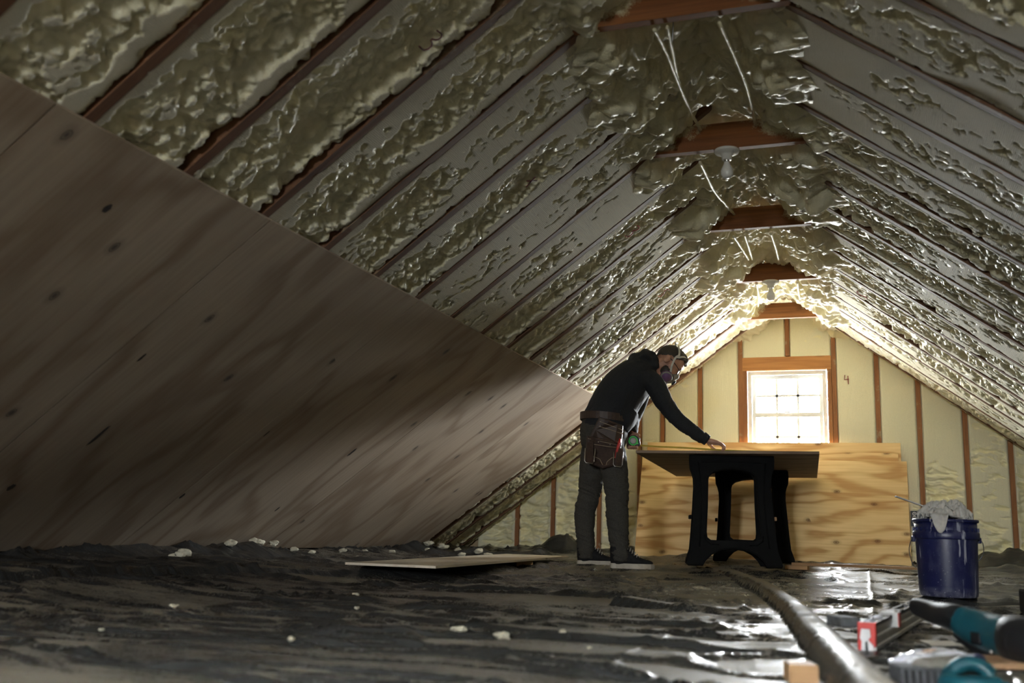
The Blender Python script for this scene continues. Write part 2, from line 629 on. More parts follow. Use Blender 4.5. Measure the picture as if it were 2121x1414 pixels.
def foam_bay(side, i, s0, s1, step, bias, seed):
    bias = bias - (.018 if i > 6 or (side > 0 and i > 4) else .006)
    y0 = RAFTER_Y0 + RAFTER_DY * i + RT / 2 - .010
    y1 = y0 + RAFTER_DY - RT + .020
    if i == I1:
        y1 = WALL_Y + .05
    w = y1 - y0
    nu, nv = max(8, int((s1 - s0) / step)), max(8, int(w / step))
    S, Yv = np.meshgrid(np.linspace(s0, s1, nu), np.linspace(0, w, nv), indexing='ij')
    q = Yv / w
    X = S + 3.7 * seed
    wx = fbm(X * 7, Yv * 7, seed + 1, 3) * .05
    wy = fbm(X * 7, Yv * 7, seed + 5, 3) * .05
    x2, y2 = X + wx, Yv + wy
    big = fbm(X * 2.6, Yv * 4.2, seed + 9, 3) * .060
    w1 = worley(x2 / .075, y2 / .055, seed + 2)
    w2 = worley(x2 / .036 + 3, y2 / .028, seed + 3)
    lump1 = .062 * (.42 - w1 ** 1.5)
    lump2 = .034 * (.42 - w2 ** 1.4) + .012 * (.45 - worley(x2 / .017 + 5, y2 / .015, seed + 4))
    fine = fbm(X * 60, Yv * 60, seed + 7, 2) * .006
    calm = sstep(-.25, .3, fbm(X * 1.7, Yv * 2.5, seed + 13, 2))
    R = big + bias + (lump1 + lump2) * (.80 + .40 * calm) + fine
    # foam climbs the near rafter and is trimmed flush there; it rolls up and stops short of the far one
    en = fbm(X * 9, 0 * X + seed, seed + 21, 3) * .5
    R = R + .080 * sstep(.16 + .12 * en, .02, q)
    R = R + (.034 + .05 * fbm(X * 12, 0 * X + 2, seed + 25, 2)) * np.exp(-((q - .87 - .05 * en) / .07) ** 2)
    R = R - .012 * np.exp(-((q - .5) / .28) ** 2)
    gap = sstep(.955 + .03 * en, .995, q) * (.5 + .9 * np.clip(fbm(X * 4, 0 * X + 3, seed + 33, 3) + .3, 0, 1))
    # waviness of the saw cut
    tr_ = -.003 + .004 * fbm(X * 3, Yv * 3, seed + 41, 2) - .012 * np.clip(fbm(X * 2.2 + Yv * 2, Yv * 1.2 - X, seed + 43, 2) - .18, 0, 1)
    R = R + .010 * fbm(X * 26, Yv * 26, seed + 51, 3) - .05 * np.clip(fbm(X * 11, Yv * 11, seed + 57, 2) - .34, 0, 1)
    Rs = np.where(R < 0, .044 * np.tanh(R / .044) + .010 * fbm(X * 30 + wx * 200, Yv * 30, seed + 61, 3), R)
    Hh = np.minimum(Rs, tr_)
    raw = .5 + np.clip((tr_ - R) / .016, -1, 1) * .5
    # right at the ridge the foam is never trimmed
    Hh = Hh - gap * .055
    raw = np.maximum(raw, sstep(.15, .5, gap))
    Hh = np.clip(Hh, -.15, .02)
    # ragged skin left on the rafter edges
    lip = fbm(X * 16, 0 * X + 7 + (q > .5) * 5, seed + 71, 4) * .012
    on = np.minimum(Yv, w - Yv) - .0125 < lip
    Hh = np.where(on & (np.minimum(Yv, w - Yv) < .0125), np.minimum(Hh, -.010), Hh)
    Hh = np.where((np.minimum(Yv, w - Yv) < .013) & ~on & (gap < .2), np.maximum(Hh, .0012), Hh)
    P = slope_pt(side, S, Yv + y0, Hh)
    P = P if side > 0 else P[:, ::-1]
    a = raw if side > 0 else raw[:, ::-1]
    me = grid_mesh('foam_insulation', to_local(ceiling, P), {'raw': a})
    return link('foam_insulation', me, 'foam', ceiling)


LB = {-2: -.02, -1: -.03, 0: -.025, 1: -.02, 2: -.012, 3: -.002, 4: .0, 5: .014, 6: .012, 7: -.002, 8: .002, 9: .0, 10: .004, 11: -.004, 12: .0, 13: -.02, 14: -.03, 15: -.03}
RB = {0: -.02, 1: -.012, 2: -.004, 3: .034, 4: .008, 5: -.006, 6: -.008, 7: -.004, 8: .0, 9: .006, 10: .0, 11: .0, 12: .0, 13: .004, 14: .0, 15: .0}
for i in range(I0, I1 + 1):
    near = -1 <= i <= 6
    seen = i >= -2
    s1 = S_FLOOR if i >= 12 else PLY_S0 + .09
    foam_bay(-1, i, .22, s1, (.0065 if near else .009) if seen else .03, LB.get(i, -.01), 40 + 3 * i + 90)
    foam_bay(1, i, .22, S_FLOOR, (.009 if i < 9 else .010) if i >= 0 else .03, RB.get(i, -.01), 300 + 3 * i + 90)

# foam filling the peak, in heaps that hide the rafter heads
yy = np.arange(-.5, WALL_Y + .04, .012)
tt = np.linspace(-.56, .56, 110)
T, Yg = np.meshgrid(tt, yy, indexing='ij')
AL = np.abs(T)
sg = T * 1.25
wx, wy = fbm(sg * 5, Yg * 5, 601, 3) * .07, fbm(sg * 5, Yg * 5, 605, 3) * .07
hump = .085 * (.42 - worley((sg + wx) / .14, (Yg + wy) / .12, 611) ** 1.5) + .052 * (.42 - worley((sg + wx) / .065, (Yg + wy) / .055, 613) ** 1.4) + .016 * (.5 - worley((sg + wx) / .024, (Yg + wy) / .024, 615))
per = np.cos((Yg - RAFTER_Y0) / RAFTER_DY * 2 * np.pi)
big = fbm(sg * 2, Yg * 2, 620, 3) * .09
edge = sstep(.56, .36, AL + .10 * fbm(Yg * 3, T * 2, 630, 3))
hh = -.055 + .085 * edge + (hump + big) * (.25 + .75 * edge) - .022 * per * sstep(.0, .3, AL)
Zg = RZ + .026 - RM * np.sqrt(T ** 2 + .12 ** 2) - hh * .9
Xg = RX + T - np.sign(T) * hh * .45 * sstep(.05, .3, AL)
P = np.stack([Xg, Yg, Zg], -1)
me = grid_mesh('ridge_foam', to_local(ceiling, P), {'raw': np.ones_like(T)})
link('ridge_foam', me, 'foam', ceiling)

# collar ties
TIE_Z = 2.1501
b_ = (RZ - TIE_Z) / RM
th = .135
for k, i in enumerate((-3, 0, 3, 6, 9, 12, 15)):
    y = RAFTER_Y0 + RAFTER_DY * i + .005
    x0, x1 = RX - b_ - .01, RX + b_ + .01
    dx = th / RM
    bm = bmesh.new()
    bx_ = (x0 + x1) / 2
    add_prism(bm, [(x0 - bx_, 0), (x1 - bx_, 0), (x1 - dx - bx_, th), (x0 + dx - bx_, th)], -.02, .02)
    o = obj('collar_tie', bm, 'tie_wood', ceiling)
    o.location = (bx_ - RX, y - .04 - 3, TIE_Z - RZ)
# roof deck behind the foam
for side in (-1, 1):
    P = slope_pt(side, *[np.array([[0., 0.], [S_FLOOR + .4, S_FLOOR + .4]]), np.array([[BACK_Y - .2, WALL_Y + .3]] * 2)], np.full((2, 2), -RD - .02))
    link('roof_sheathing', grid_mesh('roof_sheathing', to_local(ceiling, P)), 'subfloor_plywood', ceiling)

# ------------------------------------------------------------------ floor slab under the sheeting
floor = tag(box('floor', (RX, (BACK_Y + WALL_Y) / 2, -.03), (7.2, WALL_Y - BACK_Y + .4, .04), 'subfloor_plywood'), kind='structure')

# ------------------------------------------------------------------ left wall: plywood sheets fixed under the rafters
wall_left = tag(empty('wall_left', (-2.0176, 3, 1.376)), kind='structure')
ang = math.atan(RM)
PT = .012
edges = [-2.0, -9, -6, -3.2, -.30, 2.05, 5.0, 8.1, 11.2]
ys = [BACK_Y + .02] + [RAFTER_Y0 + RAFTER_DY * e for e in edges[1:]] + [PLY_END]
for k in range(len(ys) - 1):
    g = .006
    w = ys[k + 1] - ys[k] - g
    bm = bmesh.new()
    add_box(bm, (0, 0, 0), (PLY_L, w, PT))
    o = obj('plywood_panel', bm, 'wall_plywood', wall_left)
    sc_ = PLY_S0 + PLY_L / 2
    c = slope_pt(-1, np.array(sc_), np.array(0.), np.array(PT / 2 + .002))
    o.location = (c[0] + 2.0176, (ys[k] + ys[k + 1]) / 2 - 3, c[2] - 1.376)
    o.rotation_euler = (0, -ang, 0)
# knots, holes and splits in the veneer; shade inside the openings is painted as dark plugs
for s_, y_, ls, ly, sl in ((2.875, 5.318, .085, .026, .25), (3.038, 3.350, .14, .018, .05), (3.393, 4.308, .05, .022, .1), (3.412, 3.221, .045, .03, 0), (2.017, 2.374, .04, .022, 0), (3.457, 5.284, .05, .016, .1), (2.569, 3.12, .05, .014, 0), (2.85, 4.368, .05, .01, .1)):
    out = []
    for q in range(14):
        a = 2 * math.pi * q / 14
        rr = .5 * (.8 + .35 * random.random())
        u_, w_ = rr * ls * math.cos(a), rr * ly * math.sin(a) + sl * rr * ls * math.cos(a) * .3
        out.append((s_ + u_, y_ + w_))
    bm = bmesh.new()
    lo, hi = [], []
    for a, b in out:
        for lst, h in ((lo, PT * .4), (hi, PT + .0026)):
            c = slope_pt(-1, np.array(a), np.array(b), np.array(h))
            lst.append(bm.verts.new((c[0] + 2.0176, c[1] - 3, c[2] - 1.376)))
    for q in range(14):
        bm.faces.new((lo[q], lo[(q + 1) % 14], hi[(q + 1) % 14], hi[q]))
    bm.faces.new(hi)
    bm.faces.new(lo[::-1])
    obj('knot', bm, 'knot_hole_dark', wall_left)
# sole plate along the foot of the sheets
box('sole_plate', (-3.72 + 2.0176, -1.6, .055 - 1.376), (.12, 20, .06), 'header_wood', wall_left)

# ------------------------------------------------------------------ gable wall at the far end
wall_back = tag(empty('wall_back', (RX, WALL_Y, 0)), kind='structure')
WX0, WX1, WZ0, WZ1 = -.985, -.280, .945, 1.80     # rough opening
studs = [-3.195, -2.834, -2.377, -1.990, -1.771, -1.417, .144, .478, .840, 1.180, 1.56, 1.95, 2.35]


def roof_z(x):
    return RZ - RM * abs(x - RX)


def stud(name, x, z0, z1, w=.038, mat='stud_wood', y=0., d=.09):
    return box(name, (x - RX, y + d / 2, (z0 + z1) / 2), (w, d, z1 - z0), mat, wall_back)


for x in studs:
    if roof_z(x) > .1:
        stud('stud', x, .04, roof_z(x) + .05)
stud('jack_stud', -1.043, .04, roof_z(-1.043) + .04)
stud('jack_stud', -1.004, .04, WZ1 + .0)
stud('jack_stud', -.2165, .04, roof_z(-.2165) + .04)
stud('jack_stud', -.258, .04, WZ1 + .0)
stud('cripple_stud', -.618, 1.93, roof_z(-.618) + .04)
for q in range(3):
    stud('cripple_stud', -.9 + q * .27, .04, WZ0 - .04)
box('window_header', (-.631 - RX, .045, 1.862), (.785, .088, .124), 'header_wood', wall_back)
box('window_sill_plate', (-.631 - RX, .045, WZ0 - .02), (.71, .088, .038), 'header_wood', wall_back)
box('sole_plate', (0, .045, .02), (6.4, .09, .04), 'stud_wood', wall_back)
# sheathing outside, around the opening
bm = bmesh.new()
for x0, x1, z0, z1 in ((-4.4, WX0, -.05, 2.8), (WX1, 3.2, -.05, 2.8), (WX0, WX1, -.05, WZ0), (WX0, WX1, WZ1, 2.8)):
    add_box(bm, ((x0 + x1) / 2 - RX, .10, (z0 + z1) / 2), (x1 - x0, .012, z1 - z0))
obj('gable_sheathing', bm, 'subfloor_plywood', wall_back)


def wall_foam(x0, x1, z0, z1, seed, smooth_z):
    w = x1 - x0
    step = .011
    nu, nv = max(6, int(w / step)), max(6, int((z1 - z0) / step))
    U, Zv = np.meshgrid(np.linspace(0, 1, nu), np.linspace(0, 1, nv), indexing='ij')
    Xw = x0 + U * w
    zt = np.minimum(z1, RZ - RM * np.abs(Xw - RX) + .06)
    Zw = z0 + Zv * np.maximum(zt - z0, .01)
    wx, wz = fbm(Xw * 6, Zw * 6, seed, 3) * .09, fbm(Xw * 6, Zw * 6, seed + 4, 3) * .05
    rip = .075 * (.42 - worley((Xw + wx) / .17, (Zw + wz) / .06, seed + 8) ** 1.4) + .024 * (.5 - worley((Xw + wx) / .05, (Zw + wz) / .026, seed + 9))
    fine = fbm(Xw * 45, Zw * 45, seed + 11, 2) * .004
    big = fbm(Xw * 3, Zw * 2.4, seed + 2, 3) * .06
    amt = sstep(smooth_z + .25, smooth_z - .25, Zw + .25 * fbm(Xw * 2, Zw * 2, seed + 6, 2))
    R = .016 - .036 * amt + big * (.5 + .6 * amt) + rip * (.22 + .8 * amt) + fine
    en = fbm(Zw * 8, 0 * Xw, seed + 20, 3) * .4
    R = R + .03 * (sstep(.12 + .08 * en, .02, U) + sstep(.88 - .08 * en, .98, U))
    tr_ = -.004 + .006 * fbm(Xw * 3, Zw * 3, seed + 15, 2)
    Hh = np.clip(np.minimum(R, tr_), -.07, .02)
    gap = sstep(.97 + .03 * en, 1., U) + sstep(.03 + .03 * en, 0., U)
    Hh = Hh - .02 * np.clip(gap, 0, 1)
    raw = .5 + np.clip((tr_ - R) / .016, -1, 1) * .5
    P = np.stack([Xw - RX, -Hh, Zw], -1)
    me = grid_mesh('foam_insulation', P, {'raw': raw})
    return link('foam_insulation', me, 'gable_foam', wall_back)


xs = [-3.62] + studs[:6] + [-1.043]
for k in range(len(xs) - 1):
    wall_foam(xs[k] + .019, xs[k + 1] - .019, .03, 3., 700 + 7 * k, 1.1 if k < 6 else .9)
xs = [-.2165] + studs[6:] + [2.62]
for k in range(len(xs) - 1):
    wall_foam(xs[k] + .019, xs[k + 1] - .019, .03, 3., 800 + 7 * k, [.55, .7, .95, 1.2, 1.1, .9, .9, .9][k])
wall_foam(-1.024, -.637, 1.924, 3., 901, .5)
wall_foam(-.599, -.236, 1.924, 3., 911, .5)
for q in range(2):
    wall_foam(-.881 + q * .27, -.649 + q * .27, .03, .90, 920 + q, .5)

# ------------------------------------------------------------------ the window
window = tag(empty('window_1', (-.632, WALL_Y, (WZ0 + WZ1) / 2)), kind='structure')
cz = (WZ0 + WZ1) / 2


def frame_bm(x0, x1, z0, z1, w, y0, y1, wt=None, wb=None):
    wt, wb = wt or w, wb or w
    bm = bmesh.new()
    for a0, a1, c0, c1 in ((x0, x0 + w, z0, z1), (x1 - w, x1, z0, z1), (x0 + w, x1 - w, z1 - wt, z1), (x0 + w, x1 - w, z0, z0 + wb)):
        add_box(bm, ((a0 + a1) / 2, (y0 + y1) / 2, (c0 + c1) / 2), (a1 - a0, y1 - y0, c1 - c0))
    return bm


hw, hh_ = (WX1 - WX0) / 2, (WZ1 - WZ0) / 2
obj('window_frame', frame_bm(-hw + .006, hw - .006, -hh_ + .006, hh_ - .008, .032, .025, .115), 'window_vinyl', window)
mid = 1.396 - cz
for nm, z0, z1, y0 in (('upper_sash', mid - .012, hh_ - .036, .075), ('lower_sash', -hh_ + .032, mid + .012, .045)):
    sx = hw - .040
    sash = obj(nm, frame_bm(-sx, sx, z0, z1, .032, y0, y0 + .028, .034, .034), 'window_vinyl', window)
    gx0, gx1, gz0, gz1 = -sx + .032, sx - .032, z0 + .034, z1 - .034
    for q in (1, 2):
        xq = gx0 + (gx1 - gx0) * q / 3
        box('muntin', (xq, y0 + .014, (gz0 + gz1) / 2), (.022, .010, gz1 - gz0), 'window_vinyl', sash)
    box('muntin', (0, y0 + .014, (gz0 + gz1) / 2), (gx1 - gx0, .010, .021), 'window_vinyl', sash)
    for a in range(3):
        for c in range(2):
            w3, h2 = (gx1 - gx0) / 3, (gz1 - gz0) / 2
            bm = bmesh.new()
            x0, z0_ = gx0 + a * w3, gz0 + c * h2
            bm.faces.new([bm.verts.new(p) for p in ((x0, y0 + .02, z0_), (x0 + w3, y0 + .02, z0_), (x0 + w3, y0 + .02, z0_ + h2), (x0, y0 + .02, z0_ + h2))])
            obj('pane', bm, 'pane_glass', sash)
box('sash_lock', (0, .038, mid + .018), (.05, .03, .014), 'window_vinyl', window, bevel=.004)

# ------------------------------------------------------------------ rear gable behind the photographer, with its own small window
wall_front = tag(empty('wall_front', (RX, BACK_Y, 0)), kind='structure')
bm = bmesh.new()
for x0, x1, z0, z1 in ((-4.4, -1.06, -.05, 2.8), (-.34, 3.2, -.05, 2.8), (-1.06, -.34, -.05, 1.12), (-1.06, -.34, 1.88, 2.8)):
    add_box(bm, ((x0 + x1) / 2 - RX, -.05, (z0 + z1) / 2), (x1 - x0, .1, z1 - z0))
obj('gable_panel', bm, 'gable_foam', wall_front)
obj('window_frame', frame_bm(-1.06 - RX, -.34 - RX, 1.12, 1.88, .03, -.09, -.02), 'window_vinyl', wall_front)
bm = bmesh.new()
bm.faces.new([bm.verts.new(p) for p in ((-1.06 - RX, -.06, 1.12), (-.34 - RX, -.06, 1.12), (-.34 - RX, -.06, 1.88), (-1.06 - RX, -.06, 1.88))])
obj('pane', bm, 'pane_glass', wall_front)
#@@OBJECTS

# ================================================================== OBJECTS
def arr(o, k=3):
    return np.array(o, float)


# ------------------------------------------------------------------ poly sheeting over the floor
def floor_rise(X, Y):
    return np.maximum(.085 * sstep(-2.0, -3.7, X), .085 * sstep(4.2, 9.0, Y) ** 1.0)


def near_line(X, Y, pts):
    """distance to a polyline, position along it 0..1, side sign (numpy)"""
    best = np.full(X.shape, 9.)
    along = np.zeros(X.shape)
    sign = np.zeros(X.shape)
    n = len(pts) - 1
    for k in range(n):
        (x0, y0), (x1, y1) = pts[k], pts[k + 1]
        dx, dy = x1 - x0, y1 - y0
        L2 = dx * dx + dy * dy
        t = np.clip(((X - x0) * dx + (Y - y0) * dy) / L2, 0, 1)
        d = np.hypot(X - x0 - t * dx, Y - y0 - t * dy)
        m_ = d < best
        best = np.where(m_, d, best)
        along = np.where(m_, (k + t) / n, along)
        sign = np.where(m_, np.sign((X - x0) * dy - (Y - y0) * dx), sign)
    return best, along, sign


yv = [BACK_Y + .02, -4, -2, -1, -.4, .2]
while yv[-1] < WALL_Y - .02:
    yv.append(yv[-1] + max(.007, .0042 * yv[-1]))
yv[-1] = WALL_Y - .004
xv = np.concatenate([np.arange(-3.80, -1.12, .02), np.arange(-1.12, .36, .0072), np.arange(.36, 2.67, .02)])
X, Y = np.meshgrid(xv, np.array(yv), indexing='ij')
Z = floor_rise(X, Y)
wob = fbm(X * .9, Y * .9, 31, 2) * .5
Z = Z + .010 * fbm(X * 1.6 + wob, Y * 4.5 + wob * 2, 33, 3) + .0045 * fbm(X * 4 + wob, Y * 16 + wob * 4, 37, 3)
rid = np.abs(fbm(X * 1.3 + wob, Y * 5.5 + wob * 3, 39, 3))
rid2 = np.abs(fbm(X * .7 - wob, Y * 3.4 + wob * 2, 47, 2))
# (folds lie mostly across the room)
Z = Z + .013 * np.clip(.10 - rid, 0, .10) / .10 + .016 * np.clip(.05 - rid2, 0, .05) / .05
big_fold = [(-1.02, 7.3), (-.80, 6.6), (-.62, 5.75), (-.44, 4.97), (-.27, 3.95), (-.16, 3.12), (-.045, 2.18), (.05, 1.5), (.2, .6)]
big_fold = [tuple(p) for p in spline(big_fold, 26)]
d, t, sg_ = near_line(X, Y, big_fold)
keep_ = 1 - np.exp(-(d / .09) ** 2) * sstep(.05, .3, t)
Z = floor_rise(X, Y) + (Z - floor_rise(X, Y)) * keep_
hf_ = .052 * sstep(.0, .35, t) * (1 + .12 * vn(t * 5, 0 * t, 44))
Z = Z + hf_ * np.sqrt(np.clip(1 - (d / (.054 + .010 * vn(t * 4, 0 * t, 46))) ** 2, 0, 1)) ** .8 + .012 * np.exp(-(d / .11) ** 2) * sstep(0, .1, t)
# steps: the lower edge faces the camera, the film falls away slowly behind it
STEPS = [([(-.97, 3.98), (-.62, 3.80), (-.30, 3.60)], .046, .004, .26), ([(-3.5, 2.3), (-2.92, 2.85), (-2.95, 3.6), (-2.75, 4.5), (-2.3, 5.2)], .040, .02, .4),
         ([(-2.2, 4.2), (-1.5, 4.5), (-.95, 4.35)], .02, .012, .3), ([(-2.6, 5.2), (-1.9, 5.6), (-1.2, 5.35)], .020, .012, .3),
         ([(-1.5, 2.9), (-.9, 2.72), (-.4, 2.6)], .018, .010, .22), ([(-1.3, 2.1), (-.9, 2.25), (-.35, 2.3)], .014, .01, .2),
         ([(-2.1, 3.2), (-1.6, 3.3), (-1.1, 3.1)], .016, .010, .25), ([(-3.0, 6.3), (-2.5, 6.35), (-1.95, 6.5)], .03, .02, .35)]
for pts, h0, h1, fall in STEPS:
    d, t, sg_ = near_line(X, Y, pts)
    front = sg_ > 0 
    prof = np.where(front, np.exp(-(d / .014) ** 2), np.exp(-(d / fall) ** 2))
    ends = sstep(-.001, .03, t) * sstep(1.001, .93, t)
    Z = Z + (h0 + (h1 - h0) * t) * prof * np.where(d < 1.2, 1, 0) * ends
d, t, _ = near_line(X, Y, [(-2.7, 4.75), (-2.3, 5.2), (-2.18, 5.9), (-2.2, 6.3)])
Z = np.maximum(Z, .080 * np.exp(-(d / .16) ** 2) * sstep(0, .1, t) * sstep(1, .8, t))
d, t, _ = near_line(X, Y, [(-2.5, 6.4), (-2.4, 7.35)])
Z = np.where(d < .55, np.minimum(Z, .078), Z)
# creases where the film was folded in the packet, running down the room
for xc, y0, y1 in ((.02, 3.6, 9), (-.52, 1.2, 3.0), (1.1, 2, 9)):
    Z = Z + .006 * np.exp(-np.abs(X - xc - .012 * vn(Y * 3, 0 * Y, 5)) / .008) * sstep(y0, y0 + .3, Y) * sstep(y1, y1 - .3, Y)
# bunched against the walls
edge = sstep(8.75, 9.2, Y) + sstep(-3.42, -3.62, X)
Z = Z + np.clip(edge, 0, 1) * (.02 + .07 * np.clip(fbm(X * 3, Y * 2.2, 51, 3) + .1, 0, 1)) + .03 * np.clip(.1 - np.abs(fbm(X * 4, Y * 3, 53, 2)), 0, .1) / .1 * np.clip(edge, 0, 1)
for mx, my, rx_, ry_, mh in ((-2.70, 9.10, .26, .13, .16), (-2.1, 9.15, .3, .1, .06), (.98, 9.1, .22, .16, .09), (1.3, 9.05, .5, .2, .15), (2.0, 8.8, .5, .4, .16), (-3.48, 5.25, .16, .42, .07), (1.05, 8.3, .35, .12, .05)):
    rr_ = np.hypot((X - mx) / rx_, (Y - my) / ry_)
    Z = Z + mh * np.clip(1 - rr_, 0, 1) ** .8 * (1 + .5 * fbm(X * 9, Y * 9, 61, 2))
# film bunched in front of the leaning sheets and along the boards
d, t, _ = near_line(X, Y, [(-2.4, 8.62), (-1.2, 8.55), (0, 8.5), (.9, 8.35), (1.6, 7.9)])
Z = Z + .026 * np.exp(-(d / .06) ** 2) * (1 + fbm(X * 5, Y * 5, 71, 2))
d, t, _ = near_line(X, Y, [(-3.3, 7.5), (-2.9, 8.0), (-2.6, 8.3)])
Z = Z + .04 * np.exp(-(d / .06) ** 2) * (1 + 1.5 * fbm(X * 6, Y * 6, 73, 3))
Z = np.maximum(Z, -.004)
# sawdust: thick in front of the camera and around the horses, thin further right where the film shines
dst = .54 + .42 * fbm(X * 1.1, Y * 1.3, 81, 4) + .25 * fbm(X * 4, Y * 4, 85, 3)
dst = dst + .45 * np.exp(-(((X + .24) / .10) ** 2 + ((Y - 2.55) / .35) ** 2)) + .2 * np.exp(-(((X + .5) / .2) ** 2 + ((Y - 4.2) / .8) ** 2)) + .30 * np.exp(-(((X + 2.5) / .5) ** 2 + ((Y - 2.4) / .35) ** 2))
dst = dst + .22 * np.exp(-(((X + .9) / .9) ** 2 + ((Y - 6.6) / 1.4) ** 2)) - .30 * sstep(.0, .5, X) * sstep(4, 6, Y) - .12 * sstep(-2.2, -3.2, X)
d, t, sg_ = near_line(X, Y, big_fold)
gy_ = np.abs(np.gradient(Z, np.array(yv), axis=1)) + .5 * np.abs(np.gradient(Z, xv, axis=0))
dst = dst + .22 * np.exp(-(d / .06) ** 2) - 1.3 * np.clip(gy_ - .10, 0, .6)
sheet = tag(link('plastic_sheeting', grid_mesh('plastic_sheeting', np.stack([X, Y, Z], -1), {'dust': dst}), 'poly_sheet'),
            'wrinkled black plastic sheeting spread over the floor and dusted with sawdust', 'plastic sheet')
_xi, _yi, _Z = xv, np.array(yv), Z


def fz(x, y, r=.0):
    """height of the sheeting at x, y (highest within r)"""
    best = -1
    for dx, dy in ((0, 0), (r, 0), (-r, 0), (0, r), (0, -r)):
        i = min(max(int(np.searchsorted(_xi, x + dx)), 0), len(_xi) - 1)
        j = min(max(int(np.searchsorted(_yi, y + dy)), 0), len(_yi) - 1)
        best = max(best, _Z[i, j], _Z[i - 1, j - 1])
    return float(best)


# ------------------------------------------------------------------ materials for the things
plain('hoodie_cotton', (.017, .018, .021), .85, var=.25, scale=220, bmp=.25, spec=.25)
plain('jeans_denim', (.050, .047, .040), .85, var=.3, scale=160, bmp=.3, spec=.2)
plain('skin', (.42, .22, .145), .5, var=.12, scale=40)
plain('hair', (.020, .014, .011), .55, var=.4, scale=120)
plain('shoe_canvas', (.012, .012, .013), .8, var=.2, spec=.2)
plain('shoe_rubber', (.42, .38, .31), .6, var=.15)
plain('lace', (.35, .33, .29), .8)
plain('leather', (.040, .022, .015), .55, var=.3, scale=60, bmp=.2)
plain('stitch', (.45, .36, .24), .7)
plain('rivet', (.6, .58, .52), .3, 1.)
plain('red_plastic', (.55, .035, .025), .4)
plain('green_plastic', (.08, .60, .12), .45)
plain('black_plastic', (.012, .013, .015), .45, var=.2, spec=.45)
plain('horse_plastic', (.004, .0042, .0044), .7, var=.2, spec=.10, bmp=.1)
plain('grey_label', (.42, .43, .42), .5)
plain('strap_grey', (.55, .53, .47), .7)
plain('mask_rubber', (.20, .19, .16), .5)
plain('filter_purple', (.13, .06, .15), .6)
plain('lens', (.75, .78, .8), .08, var=.02, coat=.5)
plain('tape_yellow', (.55, .46, .06), .4)
plain('steel', (.55, .55, .55), .3, 1.)
plain('aluminium', (.66, .65, .61), .4, .35)
plain('teal_plastic', (.005, .065, .088), .42, var=.1)
plain('grip_rubber', (.010, .010, .012), .55, var=.2, spec=.4)
plain('white_plastic', (.72, .72, .72), .4)
plain('clear_blister', (.60, .62, .68), .18, var=.15, scale=18, coat=.5)
plain('cloth', (.58, .56, .52), .9, var=.1, scale=80)
plain('cardboard', (.36, .22, .12), .8)
plain('grey_paint', (.45, .45, .44), .6)
plain('sponge_grey', (.07, .075, .08), .8, var=.3, scale=60)
plain('marker_red', (.30, .03, .03), .6)
plain('marker_dark', (.10, .02, .02), .6)
plain('blue_cap', (.02, .025, .14), .4)
plain('outlet_box', (.015, .02, .03), .5)
timber('strip_wood', (.42, .25, .12), (.26, .14, .06))
# bucket: blue plastic with dried drips of joint compound
m, nt, b = nmat('bucket_blue')
v = coords(nt, (1, 1, 1), 'Object', False)
base = (.009, .013, .070)
sm = noise(nt, coords(nt, (3, 3, 1.2), 'Object', False), 4, 5, .65)
col = mixc(nt, ramp(nt, sm, ((.52, 0.), (.75, .30))), base, (.25, .26, .36))
dr = noise(nt, coords(nt, (30, 30, 2.2), 'Object', False), 1.3, 3, .6)
dr2 = noise(nt, coords(nt, (5, 5, 3), 'Object', False), 1.5, 2)
drm = math_(nt, 'MULTIPLY', ramp(nt, dr, ((.60, 0.), (.63, 1.))), ramp(nt, dr2, ((.44, 0.), (.52, 1.))))
sp = nt.nodes.new('ShaderNodeTexVoronoi')
sp.inputs['Scale'].default_value = 55
nt.links.new(v, sp.inputs['Vector'])
spk = ramp(nt, sp.outputs['Distance'], ((.10, 1.), (.16, 0.)))
sxyz = nt.nodes.new('ShaderNodeSeparateXYZ')
nt.links.new(v, sxyz.inputs[0])
low = ramp(nt, sxyz.outputs[2], ((.02, 1.), (.13, .25), (.3, .05)))
spm = math_(nt, 'MULTIPLY', spk, low)
foot = math_(nt, 'MULTIPLY', ramp(nt, sxyz.outputs[2], ((.0, .8), (.05, 0.))), ramp(nt, noise(nt, v, 35, 4), ((.4, .2), (.65, 1.))))
col = mixc(nt, math_(nt, 'MAXIMUM', math_(nt, 'MULTIPLY', math_(nt, 'MAXIMUM', drm, spm), .85), math_(nt, 'MULTIPLY', foot, .6)), col, (.42, .43, .50))
nt.links.new(col, b.inputs['Base Color'])
b.inputs['Roughness'].default_value = .38


